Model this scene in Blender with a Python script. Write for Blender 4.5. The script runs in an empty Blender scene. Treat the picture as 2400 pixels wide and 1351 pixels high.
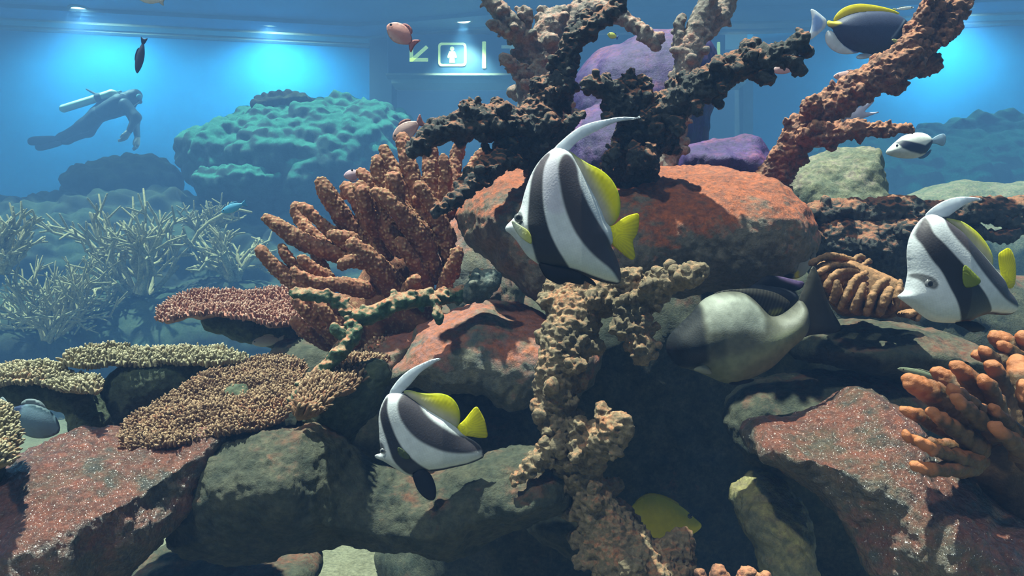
import bpy, math, random
import numpy as np
from mathutils import Vector, geometry
import openvdb

S = bpy.context.scene
COL = S.collection
# ------------------------------------------------------------------ camera, world, sun, exposure
F = 1740.0            # focal length in pixels of the 2400 x 1351 frame
CZ = 0.80             # camera height above the sand
cam = bpy.data.cameras.new('camera')
cam.sensor_width = 36.0
cam.lens = F / 2400 * 36
cam.clip_start = 0.02
camo = bpy.data.objects.new('camera', cam)
camo.location = (0, 0, CZ)
camo.rotation_euler = (math.radians(90), 0, 0)
COL.objects.link(camo)
S.camera = camo
S.view_settings.view_transform = 'Standard'
S.view_settings.look = 'None'
S.view_settings.exposure = 0.14
S.view_settings.gamma = 1.0
S.view_settings.use_curve_mapping = False
S.cycles.use_denoising = True
S.cycles.max_bounces = 6
S.cycles.diffuse_bounces = 2
S.cycles.glossy_bounces = 2
S.cycles.transmission_bounces = 2
S.cycles.transparent_max_bounces = 6
S.cycles.volume_bounces = 0
S.cycles.caustics_reflective = False
S.cycles.caustics_refractive = False

w = bpy.data.worlds.new('World')
S.world = w
w.use_nodes = True
bg = w.node_tree.nodes['Background']
bg.inputs[0].default_value = (0.26, 0.36, 0.44, 1)
bg.inputs[1].default_value = 0.36

def lamp(name, kind, loc, rot, energy, color, **kw):
    l = bpy.data.lights.new(name, kind)
    l.energy = energy
    l.color = color
    for k, v in kw.items():
        setattr(l, k, v)
    o = bpy.data.objects.new(name, l)
    o.location = loc
    o.rotation_euler = rot
    COL.objects.link(o)
    return o
sun = lamp('tank_sun', 'SUN', (0, 0, 6), (0, 0, 0), 12.0, (1.0, 0.90, 0.74), angle=math.radians(1.2))
sun.rotation_euler = Vector((-0.18, 0.04, 1.0)).to_track_quat('Z', 'Y').to_euler()

side = lamp('tank_side_lamp', 'SUN', (-2, -2, 6), (0, 0, 0), 1.4, (1.0, 0.92, 0.80), angle=math.radians(3))
side.rotation_euler = Vector((-0.45, -0.65, 1.0)).to_track_quat('Z', 'Y').to_euler()

# ------------------------------------------------------------------ helpers
def P(px, py, d):
    return np.array(((px - 1200.0) / F * d, d, CZ + (675.5 - py) / F * d))

def zc(ox, oy, s, pts):
    return [(ox + x / s, oy + y / s) for x, y in pts]

_r = np.random.RandomState(7)
_perm = np.concatenate([_r.permutation(256)] * 3).astype(np.int64)
_val = _r.rand(256).astype(np.float64) * 2 - 1

def _h(ix, iy, iz):
    return _perm[_perm[_perm[ix & 255] + (iy & 255)] + (iz & 255)]

def vnoise(p):
    i = np.floor(p).astype(np.int64)
    f = p - i
    f = f * f * f * (f * (f * 6 - 15) + 10)
    out = 0
    for dx in (0, 1):
        wx = f[:, 0] if dx else 1 - f[:, 0]
        for dy in (0, 1):
            wy = f[:, 1] if dy else 1 - f[:, 1]
            for dz in (0, 1):
                wz = f[:, 2] if dz else 1 - f[:, 2]
                out = out + wx * wy * wz * _val[_h(i[:, 0] + dx, i[:, 1] + dy, i[:, 2] + dz)]
    return out

def fbm(p, scale, octv=4, seed=0.0, gain=0.5):
    q = p / scale + np.array((seed * 17.3 + 50.5, seed * 5.7 + 31.1, seed * 9.1 + 77.7))
    a, o, t = 1.0, 0, 0
    for k in range(octv):
        o = o + a * vnoise(q)
        t += a
        q = q * 2.03 + 11.7
        a *= gain
    return o / t

def worley(p, cell, seed=0.0):
    q = p / cell + seed * 13.37 + 100.0
    i = np.floor(q).astype(np.int64)
    best = np.full(len(p), 9.0)
    for dx in (-1, 0, 1):
        for dy in (-1, 0, 1):
            for dz in (-1, 0, 1):
                c = i + (dx, dy, dz)
                h = _h(c[:, 0], c[:, 1], c[:, 2])
                c = c + np.stack([_val[h], _val[(h + 71) & 255], _val[(h + 153) & 255]], 1) * 0.38 + 0.5
                best = np.minimum(best, ((c - q) ** 2).sum(1))
    return np.sqrt(best)

def smooth01(x, a, b):
    t = np.clip((x - a) / (b - a), 0, 1)
    return t * t * (3 - 2 * t)

def poly_sd(pts, poly):
    """signed distance to a polygon, positive inside"""
    poly = np.asarray(poly, float)
    x, y = pts[:, 0], pts[:, 1]
    best = np.full(len(pts), 1e9)
    ins = np.zeros(len(pts), bool)
    n = len(poly)
    for k in range(n):
        ax, ay = poly[k]
        bx, by = poly[(k + 1) % n]
        ex, ey = bx - ax, by - ay
        L = ex * ex + ey * ey + 1e-12
        t = np.clip(((x - ax) * ex + (y - ay) * ey) / L, 0, 1)
        best = np.minimum(best, (x - ax - t * ex) ** 2 + (y - ay - t * ey) ** 2)
        c = (ay > y) != (by > y)
        with np.errstate(divide='ignore', invalid='ignore'):
            xi = ax + (y - ay) * ex / (ey if ey != 0 else 1e-12)
        ins ^= c & (x < xi)
    d = np.sqrt(best)
    return np.where(ins, d, -d)

def chaikin(pts, it=2, closed=True):
    p = np.asarray(pts, float)
    for _ in range(it):
        if closed:
            q = np.roll(p, -1, 0)
            p = np.stack([p * .75 + q * .25, p * .25 + q * .75], 1).reshape(-1, p.shape[1])
        else:
            a, b = p[:-1], p[1:]
            m = np.stack([a * .75 + b * .25, a * .25 + b * .75], 1).reshape(-1, p.shape[1])
            p = np.concatenate([p[:1], m, p[-1:]])
    return p

def resample(pts, step, closed=True):
    p = np.asarray(pts, float)
    if closed:
        p = np.concatenate([p, p[:1]])
    seg = np.sqrt(((p[1:] - p[:-1]) ** 2).sum(1))
    s = np.concatenate([[0], np.cumsum(seg)])
    n = max(6, int(s[-1] / step))
    t = np.linspace(0, s[-1], n + 1)
    if closed:
        t = t[:-1]
    return np.stack([np.interp(t, s, p[:, k]) for k in range(p.shape[1])], 1)

def tag(o, label=None, cat=None, group=None, kind=None):
    if label: o['label'] = label
    if cat: o['category'] = cat
    if group: o['group'] = group
    if kind: o['kind'] = kind
    return o

def empty(name, loc, label, cat, group=None):
    o = bpy.data.objects.new(name, None)
    o.empty_display_size = 0.02
    o.location = loc
    COL.objects.link(o)
    return tag(o, label, cat, group)

def link(name, v, faces, mat, parent=None, loc=None, attrs=None, smooth=True):
    """v in world space; faces list of index arrays (tris/quads)"""
    v = np.asarray(v, float)
    if parent is not None:
        org = np.array(parent.location)
        if parent.parent is not None:
            org = org + np.array(parent.parent.location)
    elif loc is not None:
        org = np.asarray(loc, float)
    else:
        org = np.array(((v[:, 0].min() + v[:, 0].max()) / 2, (v[:, 1].min() + v[:, 1].max()) / 2, v[:, 2].min()))
    m = bpy.data.meshes.new(name)
    v = v - org
    m.vertices.add(len(v))
    m.vertices.foreach_set('co', v.astype(np.float32).ravel())
    faces = [np.asarray(f, np.int64) for f in faces if len(f)]
    nl = sum(f.size for f in faces)
    nf = sum(len(f) for f in faces)
    m.loops.add(nl)
    m.loops.foreach_set('vertex_index', np.concatenate([f.ravel() for f in faces]).astype(np.int32))
    m.polygons.add(nf)
    tot = np.concatenate([np.full(len(f), f.shape[1]) for f in faces])
    st = np.concatenate([[0], np.cumsum(tot)[:-1]])
    m.polygons.foreach_set('loop_start', st.astype(np.int32))
    m.polygons.foreach_set('loop_total', tot.astype(np.int32))
    m.update(calc_edges=True)
    m.polygons.foreach_set('use_smooth', np.full(nf, smooth))
    for k, a in (attrs or {}).items():
        a = np.asarray(a, np.float32)
        if a.ndim == 1:
            m.attributes.new(k, 'FLOAT', 'POINT').data.foreach_set('value', a)
        else:
            a = np.concatenate([a, np.ones((len(a), 1), np.float32)], 1)
            m.attributes.new(k, 'FLOAT_COLOR', 'POINT').data.foreach_set('color', a.ravel())
    m.validate()
    m.materials.append(mat)
    o = bpy.data.objects.new(name, m)
    if parent is not None:
        o.parent = parent
    else:
        o.location = org
    COL.objects.link(o)
    return o

def vnormals(v, q):
    n = np.zeros_like(v)
    fn = np.cross(v[q[:, 2]] - v[q[:, 0]], v[q[:, -1]] - v[q[:, 1]])
    for k in range(q.shape[1]):
        np.add.at(n, q[:, k], fn)
    return n / (np.linalg.norm(n, axis=1, keepdims=True) + 1e-12)

def polygonise(arr, lo, vox):
    g = openvdb.FloatGrid(10.0)
    g.copyFromArray(np.ascontiguousarray(arr, dtype=np.float32))
    pts, quads = g.convertToQuads(0.0)
    v = np.asarray(pts, float) * vox + lo
    q = np.asarray(quads, np.int64)
    # outward orientation
    a, b, c = v[q[:, 0]], v[q[:, 1]], v[q[:, 2]]
    if (np.einsum('ij,ij->i', a, np.cross(b, c))).sum() < 0:
        q = q[:, ::-1]
    return v, q

class Field:
    def __init__(self):
        self.c = []
    def cone(self, a, b, ra, rb, k=0.004):
        self.c.append((np.asarray(a, float), np.asarray(b, float), ra, rb, k))
    def ball(self, a, r, k=0.004):
        self.cone(a, a, r, r, k)
    def mesh(self, vox):
        lo = np.min([np.minimum(a - ra, b - rb) for a, b, ra, rb, k in self.c], 0) - 3 * vox
        hi = np.max([np.maximum(a + ra, b + rb) for a, b, ra, rb, k in self.c], 0) + 3 * vox
        n = np.ceil((hi - lo) / vox).astype(int) + 1
        D = np.full(n, 1.0, np.float32)
        ax = [lo[k] + np.arange(n[k]) * vox for k in range(3)]
        for a, b, ra, rb, k in self.c:
            r = max(ra, rb) + k + 2 * vox
            i0 = np.maximum(((np.minimum(a, b) - r - lo) / vox).astype(int), 0)
            i1 = np.minimum(((np.maximum(a, b) + r - lo) / vox).astype(int) + 2, n)
            X = (ax[0][i0[0]:i1[0]] - a[0])[:, None, None]
            Y = (ax[1][i0[1]:i1[1]] - a[1])[None, :, None]
            Z = (ax[2][i0[2]:i1[2]] - a[2])[None, None, :]
            e = b - a
            L = float(e @ e)
            if L < 1e-12:
                d = np.sqrt(X * X + Y * Y + Z * Z) - ra
            else:
                t = np.clip((X * e[0] + Y * e[1] + Z * e[2]) / L, 0, 1)
                d = np.sqrt((X - t * e[0]) ** 2 + (Y - t * e[1]) ** 2 + (Z - t * e[2]) ** 2) - (ra + (rb - ra) * t)
            s = (slice(i0[0], i1[0]), slice(i0[1], i1[1]), slice(i0[2], i1[2]))
            o = D[s]
            h = np.clip(.5 + .5 * (o - d) / k, 0, 1)
            D[s] = o + (d - o) * h - k * h * (1 - h)
        return polygonise(D, lo, vox)

# ------------------------------------------------------------------ materials
def nodes(name):
    m = bpy.data.materials.new(name)
    m.use_nodes = True
    nt = m.node_tree
    nt.nodes.clear()
    return m, nt

class NT:
    def __init__(self, nt):
        self.nt = nt
    def n(self, t, **kw):
        x = self.nt.nodes.new(t)
        for k, v in kw.items():
            if k.startswith('i_'):
                x.inputs[k[2:].replace('_', ' ')].default_value = v
            else:
                setattr(x, k, v)
        return x
    def l(self, a, b):
        self.nt.links.new(a, b)
    def noise(self, vec, scale, detail=5, rough=0.6):
        x = self.n('ShaderNodeTexNoise')
        x.inputs['Scale'].default_value = scale
        x.inputs['Detail'].default_value = detail
        x.inputs['Roughness'].default_value = rough
        self.l(vec, x.inputs['Vector'])
        return x.outputs[0]
    def ramp(self, fac, a, b, ca=(0, 0, 0, 1), cb=(1, 1, 1, 1)):
        x = self.n('ShaderNodeValToRGB')
        x.color_ramp.elements[0].position = a
        x.color_ramp.elements[1].position = b
        x.color_ramp.elements[0].color = ca
        x.color_ramp.elements[1].color = cb
        self.l(fac, x.inputs[0])
        return x.outputs[0]
    def mix(self, fac, a, b, blend='MIX'):
        x = self.n('ShaderNodeMix', data_type='RGBA', blend_type=blend)
        for s, v in ((x.inputs[0], fac), (x.inputs[6], a), (x.inputs[7], b)):
            if isinstance(v, (int, float)):
                s.default_value = v
            elif isinstance(v, tuple):
                s.default_value = v
            else:
                self.l(v, s)
        return x.outputs[2]
    def math(self, op, a, b=None):
        x = self.n('ShaderNodeMath', operation=op)
        for s, v in zip(x.inputs, (a, b)):
            if v is None: continue
            if isinstance(v, (int, float)): s.default_value = v
            else: self.l(v, s)
        return x.outputs[0]

def c4(c):
    return (c[0], c[1], c[2], 1.0)

def reef_mat(name, base, base2, algae, algae2, cover=0.5, up=0.5, patch=9.0, spots=None, tip=None,
             rough=0.75, spec=0.3, bump=0.5, bscale=220.0, s1=25.0, fine=95.0, coat=0.0, bdist=0.004):
    m, nt = nodes(name)
    N = NT(nt)
    out = N.n('ShaderNodeOutputMaterial')
    bs = N.n('ShaderNodeBsdfPrincipled')
    N.l(bs.outputs[0], out.inputs[0])
    tc = N.n('ShaderNodeTexCoord').outputs['Object']
    geo = N.n('ShaderNodeNewGeometry')
    sx = N.n('ShaderNodeSeparateXYZ')
    N.l(geo.outputs['Normal'], sx.inputs[0])
    nz = sx.outputs[2]
    n1 = N.noise(tc, s1, 8, 0.7)
    col = N.mix(N.ramp(n1, 0.36, 0.64), c4(base), c4(base2))
    # crust of algae: grows in patches, more of it on the upper faces
    n2 = N.noise(tc, patch, 7, 0.68)
    msk = N.math('ADD', N.math('MULTIPLY', nz, 0.28 * up), N.math('ADD', n2, cover - 1.0))
    msk = N.ramp(msk, 0.02, 0.16)
    n3 = N.noise(tc, s1 * 2.2, 6, 0.75)
    acol = N.mix(N.ramp(n3, 0.38, 0.62), c4(algae), c4(algae2))
    col = N.mix(msk, col, acol)
    n5 = N.noise(tc, fine, 5, 0.75)
    col = N.mix(0.75, col, N.ramp(n5, 0.34, 0.66, (0.42, 0.42, 0.42, 1), (1.45, 1.42, 1.38, 1)), 'MULTIPLY')
    if spots is not None:
        n4 = N.noise(tc, s1 * 5, 4, 0.7)
        col = N.mix(N.ramp(n4, 0.56, 0.66), col, c4(spots))
    if tip is not None:
        at = N.n('ShaderNodeAttribute', attribute_name='tip')
        col = N.mix(N.ramp(at.outputs['Fac'], 0.45, 0.95), col, c4(tip))
    N.l(col, bs.inputs['Base Color'])
    bs.inputs['Roughness'].default_value = rough
    bs.inputs['Specular IOR Level'].default_value = spec
    bs.inputs['Coat Weight'].default_value = coat
    bs.inputs['Coat Roughness'].default_value = 0.17
    b1 = N.noise(tc, bscale, 6, 0.7)
    bp = N.n('ShaderNodeBump')
    bp.inputs['Strength'].default_value = bump
    bp.inputs['Distance'].default_value = bdist
    N.l(b1, bp.inputs['Height'])
    N.l(bp.outputs[0], bs.inputs['Normal'])
    if coat > 0:
        b2 = N.noise(tc, 95, 2, 0.6)
        bq = N.n('ShaderNodeBump')
        bq.inputs['Strength'].default_value = 1.0
        bq.inputs['Distance'].default_value = 0.016
        N.l(b2, bq.inputs['Height'])
        N.l(bq.outputs[0], bs.inputs['Coat Normal'])
    return m

def plain_mat(name, col, rough=0.6, spec=0.4, var=0.12, scale=8.0, emit=None, es=0.0, metallic=0.0):
    m, nt = nodes(name)
    N = NT(nt)
    out = N.n('ShaderNodeOutputMaterial')
    bs = N.n('ShaderNodeBsdfPrincipled')
    N.l(bs.outputs[0], out.inputs[0])
    tc = N.n('ShaderNodeTexCoord').outputs['Object']
    n1 = N.noise(tc, scale, 5)
    d = tuple(c * (1 - var) for c in col)
    b = tuple(min(1, c * (1 + var)) for c in col)
    N.l(N.mix(N.ramp(n1, 0.35, 0.65), c4(d), c4(b)), bs.inputs['Base Color'])
    bs.inputs['Roughness'].default_value = rough
    bs.inputs['Specular IOR Level'].default_value = spec
    bs.inputs['Metallic'].default_value = metallic
    if emit:
        bs.inputs['Emission Color'].default_value = c4(emit)
        bs.inputs['Emission Strength'].default_value = es
    return m

def fish_mat(name, translucent=0.0, scales=400.0, bump=0.14, rough=0.58):
    m, nt = nodes(name)
    N = NT(nt)
    out = N.n('ShaderNodeOutputMaterial')
    bs = N.n('ShaderNodeBsdfPrincipled')
    at = N.n('ShaderNodeAttribute', attribute_name='pattern')
    tc = N.n('ShaderNodeTexCoord').outputs['Object']
    n1 = N.noise(tc, 90, 4)
    col = N.mix(0.16, at.outputs['Color'], N.ramp(n1, 0.3, 0.7), 'MULTIPLY')
    N.l(col, bs.inputs['Base Color'])
    bs.inputs['Roughness'].default_value = rough
    bs.inputs['Specular IOR Level'].default_value = 0.35
    bp = N.n('ShaderNodeBump')
    bp.inputs['Strength'].default_value = bump
    bp.inputs['Distance'].default_value = 0.001
    if translucent == 0:
        vo = N.n('ShaderNodeTexVoronoi')
        vo.inputs['Scale'].default_value = scales
        N.l(tc, vo.inputs['Vector'])
        N.l(vo.outputs['Distance'], bp.inputs['Height'])
    else:
        N.l(N.noise(tc, 300, 2), bp.inputs['Height'])
    N.l(bp.outputs[0], bs.inputs['Normal'])
    if translucent > 0:
        tr = N.n('ShaderNodeBsdfTranslucent')
        N.l(col, tr.inputs[0])
        mx = N.n('ShaderNodeMixShader')
        mx.inputs[0].default_value = translucent
        N.l(bs.outputs[0], mx.inputs[1])
        N.l(tr.outputs[0], mx.inputs[2])
        N.l(mx.outputs[0], out.inputs[0])
    else:
        N.l(bs.outputs[0], out.inputs[0])
    return m

M_FISH = fish_mat('fish_skin')
M_FIN = fish_mat('fish_fin', translucent=0.5)
M_EYE = plain_mat('fish_eye_black', (0.012, 0.012, 0.015), 0.08, 0.8, 0.0)
M_IRIS = plain_mat('fish_iris_grey', (0.16, 0.16, 0.17), 0.2, 0.6, 0.1, 400)

# ------------------------------------------------------------------ setting: water, sand, walls, ceiling
def box(name, lo, hi, mat, parent=None, loc=None, kind=None, bev=0.0):
    lo, hi = np.asarray(lo, float), np.asarray(hi, float)
    v = np.array([[(lo, hi)[i][0], (lo, hi)[j][1], (lo, hi)[k][2]] for i in (0, 1) for j in (0, 1) for k in (0, 1)])
    q = np.array([(0, 1, 3, 2), (4, 6, 7, 5), (0, 4, 5, 1), (2, 3, 7, 6), (0, 2, 6, 4), (1, 5, 7, 3)])
    o = link(name, v, [q], mat, parent, loc, smooth=False)
    if bev:
        b = o.modifiers.new('bevel', 'BEVEL')
        b.width = bev
        b.segments = 2
    if kind: o['kind'] = kind
    return o

def prism(name, xy, z0, z1, mat, kind=None, parent=None):
    xy = np.asarray(xy, float)
    n = len(xy)
    v = np.concatenate([np.c_[xy, np.full(n, z0)], np.c_[xy, np.full(n, z1)]])
    i = np.arange(n)
    j = (i + 1) % n
    o = link(name, v, [np.stack([i, j, j + n, i + n], 1), i[::-1][None], (i + n)[None]], mat, parent, smooth=False)
    if kind: o['kind'] = kind
    return o

def water_mat(name, sden, aden):
    m, nt = nodes(name)
    N = NT(nt)
    out = N.n('ShaderNodeOutputMaterial')
    sc = N.n('ShaderNodeVolumeScatter')
    sc.inputs['Color'].default_value = (0.15, 0.335, 0.82, 1)
    sc.inputs['Density'].default_value = sden
    ab = N.n('ShaderNodeVolumeAbsorption')
    ab.inputs['Color'].default_value = (0.0, 0.60, 0.85, 1)
    ab.inputs['Density'].default_value = aden
    ad = N.n('ShaderNodeAddShader')
    N.l(sc.outputs[0], ad.inputs[0])
    N.l(ab.outputs[0], ad.inputs[1])
    N.l(ad.outputs[0], out.inputs['Volume'])
    m.cycles.homogeneous_volume = True
    return m
box('water', (-13, -0.6, -0.4), (13, 3.0, 4.6), water_mat('clear_sea_water', 0.043, 0.09), kind='structure')
box('water', (-13, 3.01, -0.4), (13, 12.6, 4.6), water_mat('hazy_sea_water', 0.115, 0.11), kind='structure')

# sand bed
nx, ny = 180, 150
gx, gy = np.meshgrid(np.linspace(-12, 12, nx), np.linspace(0.2, 12.4, ny), indexing='ij')
pts = np.stack([gx.ravel(), gy.ravel(), np.zeros(nx * ny)], 1)
gz = fbm(pts, 1.6, 4, 3) * 0.05 + fbm(pts, 0.3, 3, 4) * 0.015
pts[:, 2] = gz
idx = np.arange(nx * ny).reshape(nx, ny)
q = np.stack([idx[:-1, :-1], idx[1:, :-1], idx[1:, 1:], idx[:-1, 1:]], -1).reshape(-1, 4)
M_SAND = reef_mat('pale_sand', (0.14, 0.13, 0.085), (0.19, 0.175, 0.12), (0.16, 0.15, 0.10), (0.21, 0.20, 0.14), rough=0.95, spec=0.1, bump=0.6, bscale=60, s1=6)
fl = link('floor', pts, [q], M_SAND, loc=(0, 0, 0))
fl['kind'] = 'structure'

M_WALL = plain_mat('blue_tank_wall', (0.025, 0.27, 0.66), 0.8, 0.15, 0.10, 1.2)
M_CEIL = plain_mat('blue_grey_soffit', (0.14, 0.22, 0.34), 0.7, 0.3, 0.08, 2.0)
M_TRIM = plain_mat('soffit_trim', (0.34, 0.32, 0.30), 0.6, 0.3, 0.06, 3.0)
M_POST = plain_mat('slate_post', (0.10, 0.13, 0.20), 0.7, 0.3, 0.08, 3.0)
M_DIMOPENING = plain_mat('dim_opening_violet', (0.07, 0.07, 0.13), 0.9, 0.1, 0.12, 1.0)  # dark violet stands in for the dim, hazy recess below the sign
H = CZ + 3.5
def X(px, d):
    return (px - 1200) / F * d
WL = [(-700, 9.5), (0, 9.98), (870, 10.74)]
WR = [(1765, 10.3), (2400, 9.8), (3100, 9.4)]
def strip(pts, y0, y1):
    a = [(X(p, d), d + y0) for p, d in pts]
    b = [(X(p, d), d + y1) for p, d in pts]
    return a + b[::-1]
prism('wall_left', strip(WL, 0, 0.25), -0.2, H + 0.2, M_WALL, 'structure')
prism('wall_right', strip(WR, 0, 0.25), -0.2, H + 0.2, M_WALL, 'structure')
prism('wall_back', strip([(840, 11.6), (1800, 11.5)], 0, 0.2), -0.2, H + 0.2, M_DIMOPENING, 'structure')
CE = [(-700, 9.5), (0, 9.98), (870, 10.74), (1240, 10.2), (1765, 10.15), (2400, 9.8), (3100, 9.4)]
prism('ceiling', strip(CE, -3.3, 0.02), H, H + 0.15, M_CEIL, 'structure')  # unseen front part extended forward to shade the far reef
for i, (o0, o1, hh, mm) in enumerate(((-0.13, -0.02, 0.035, M_TRIM), (-0.42, -0.22, 0.03, M_TRIM), (-0.95, -0.80, 0.05, M_CEIL))):
    prism('trim_%d' % (i + 1), strip(CE, o0, o1), H - hh, H - 0.001, mm, 'structure')
o = prism('column', [(X(866, 10.3), 10.3), (X(918, 10.3), 10.3), (X(918, 10.3), 10.75), (X(866, 10.3), 10.75)], -0.1, H - 0.05, M_POST, 'structure')
o = prism('column', [(X(1742, 10.3), 10.3), (X(1790, 10.3), 10.3), (X(1790, 10.3), 10.7), (X(1742, 10.3), 10.7)], -0.1, H - 0.06, M_POST, 'structure')
a = P(920, 200, 10.25); b = P(1742, 176, 10.25)
box('trim_4', (a[0], 10.15, a[2]), (b[0], 10.5, b[2]), plain_mat('pale_lintel', (0.62, 0.54, 0.47), 0.7, 0.2, 0.05, 3), kind='structure')

# overhead sign with arrow and washroom pictogram
M_SIGN = plain_mat('navy_sign_face', (0.03, 0.07, 0.16), 0.5, 0.4, 0.1, 4)
M_SYM = plain_mat('pale_yellow_symbol', (0.75, 0.78, 0.35), 0.5, 0.3, 0.05, 10, (0.80, 0.85, 0.32), 0.8)
SD = 10.0
sroot = empty('overhead_sign', P(1300, 174, SD), 'navy overhead sign with yellow arrow and washroom figure behind the coral', 'sign')
a, b = P(908, 174, SD), P(1700, 80, SD)
box('sign_panel', (a[0], SD, a[2]), (b[0], SD + 0.14, b[2]), M_SIGN, sroot, bev=0.01)
a, b = P(905, 178, SD), P(1703, 173, SD)
box('sign_rail', (a[0], SD - 0.03, a[2]), (b[0], SD + 0.15, b[2]), M_TRIM, sroot)
def flat(name, polys, mat, parent, d, th=0.012):
    vs, qs, n0 = [], [], 0
    fs = []
    for poly in polys:
        w3 = np.array([P(x, y, d) for x, y in poly])
        n = len(w3)
        back = w3 + np.array((0, th, 0))
        vs += [w3, back]
        i = np.arange(n)
        j = (i + 1) % n
        fs.append(np.stack([i, j, j + n, i + n], 1) + n0)
        tri = geometry.tessellate_polygon([[Vector((p[0], p[2], 0)) for p in w3]])
        fs.append(np.array(tri) + n0)
        n0 += 2 * n
    return link(name, np.concatenate(vs), fs, mat, parent, smooth=False)
sd = SD - 0.012
def thick(a, b, t):
    a, b = np.array(a, float), np.array(b, float)
    e = (b - a) / np.linalg.norm(b - a)
    nn = np.array((-e[1], e[0])) * t / 2
    return [tuple(a + nn), tuple(b + nn), tuple(b - nn), tuple(a - nn)]
flat('arrow', [thick((1001, 109), (966, 140), 8), thick((964, 112), (964, 144), 8), thick((960, 140), (1003, 140), 8)], M_SYM, sroot, sd)
def rrect(x0, y0, x1, y1, r, n=6):
    p = []
    for cx, cy, a0 in ((x1 - r, y0 + r, -90), (x1 - r, y1 - r, 0), (x0 + r, y1 - r, 90), (x0 + r, y0 + r, 180)):
        for k in range(n + 1):
            t = math.radians(a0 + 90 * k / n)
            p.append((cx + r * math.cos(t), cy + r * math.sin(t)))
    return p
o_, i_ = rrect(1027, 100, 1093, 155, 8), rrect(1032, 105, 1088, 150, 5)
fr = []
for k in range(len(o_)):
    k2 = (k + 1) % len(o_)
    fr.append([o_[k], o_[k2], i_[k2], i_[k]])
flat('pictogram_frame', fr, M_SYM, sroot, sd)
circ = [(1059.5 + 5 * math.cos(t), 114 + 5 * math.sin(t)) for t in np.linspace(0, 2 * math.pi, 14)[:-1]]
flat('pictogram_figure', [circ, [(1053, 120), (1066, 120), (1071, 134), (1067, 136), (1064, 128), (1066, 147), (1053, 147), (1055, 128), (1052, 136), (1048, 134)]], M_SYM, sroot, sd)
flat('divider', [rrect(1130, 97, 1139, 160, 2)], M_SYM, sroot, sd)
M_DIM = plain_mat('grey_letter', (0.42, 0.45, 0.36), 0.5, 0.3, 0.05, 10, (0.42, 0.45, 0.36), 0.35)  # faint glow added so the letter shows at this distance
flat('letter', [[(1175, 106), (1232, 106), (1232, 113), (1210, 113), (1210, 137), (1195, 137), (1195, 113), (1175, 113)]], M_DIM, sroot, sd)
flat('divider', [rrect(1681, 98, 1688, 142, 2)], M_SYM, sroot, sd)

# recessed lights in the soffit
M_LENS = plain_mat('lamp_lens', (0.9, 0.95, 1.0), 0.3, 0.3, 0.0, 4, (0.9, 0.97, 1.0), 6.0)
def downlight(px, py, label, energy, col=(0.72, 0.94, 1.0), size=172, off=0.45):
    d = 3.5 * F / (675.5 - py)
    c = P(px, py, d)
    t = empty('downlight', (c[0], c[1], H), label, 'ceiling light', 'recessed lights along the soffit')
    th = np.linspace(0, 2 * math.pi, 25)[:-1]
    r0, r1 = 0.10, 0.135
    ring = np.array([(c[0] + r * math.cos(a), c[1] + r * math.sin(a), H - z) for r, z in ((r0, 0.0), (r0, 0.02), (r1, 0.015), (r1, 0.0)) for a in th])
    i = np.arange(24)
    j = (i + 1) % 24
    fs = [np.stack([i + 24 * k, j + 24 * k, j + 24 * (k + 1), i + 24 * (k + 1)], 1) for k in range(3)]
    link('bezel', ring, fs, M_TRIM, t)
    lens = np.array([(c[0] + 0.098 * math.cos(a), c[1] + 0.098 * math.sin(a), H - 0.012) for a in th] + [(c[0], c[1], H - 0.02)])
    link('lens', lens, [np.stack([j, i, np.full(24, 24)], 1)], M_LENS, t)
    l = lamp('downlight_beam', 'SPOT', (0, 0, -0.05), (0, 0, 0), energy, col, spot_size=math.radians(size), spot_blend=0.7, shadow_soft_size=0.12)
    l.parent = t
    l.rotation_euler = Vector((0, -off, 1)).to_track_quat('Z', 'Y').to_euler()
    return t
downlight(187, 20, 'recessed ceiling light above the diver', 520)
downlight(628, 52, 'recessed ceiling light left of the overhead sign', 400)
downlight(1085, 46, 'recessed ceiling light over the washroom sign', 420, (0.95, 1.0, 0.80), 95, 0.3)
downlight(2262, 14, 'recessed ceiling light behind the right orange coral branch', 300)

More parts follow.
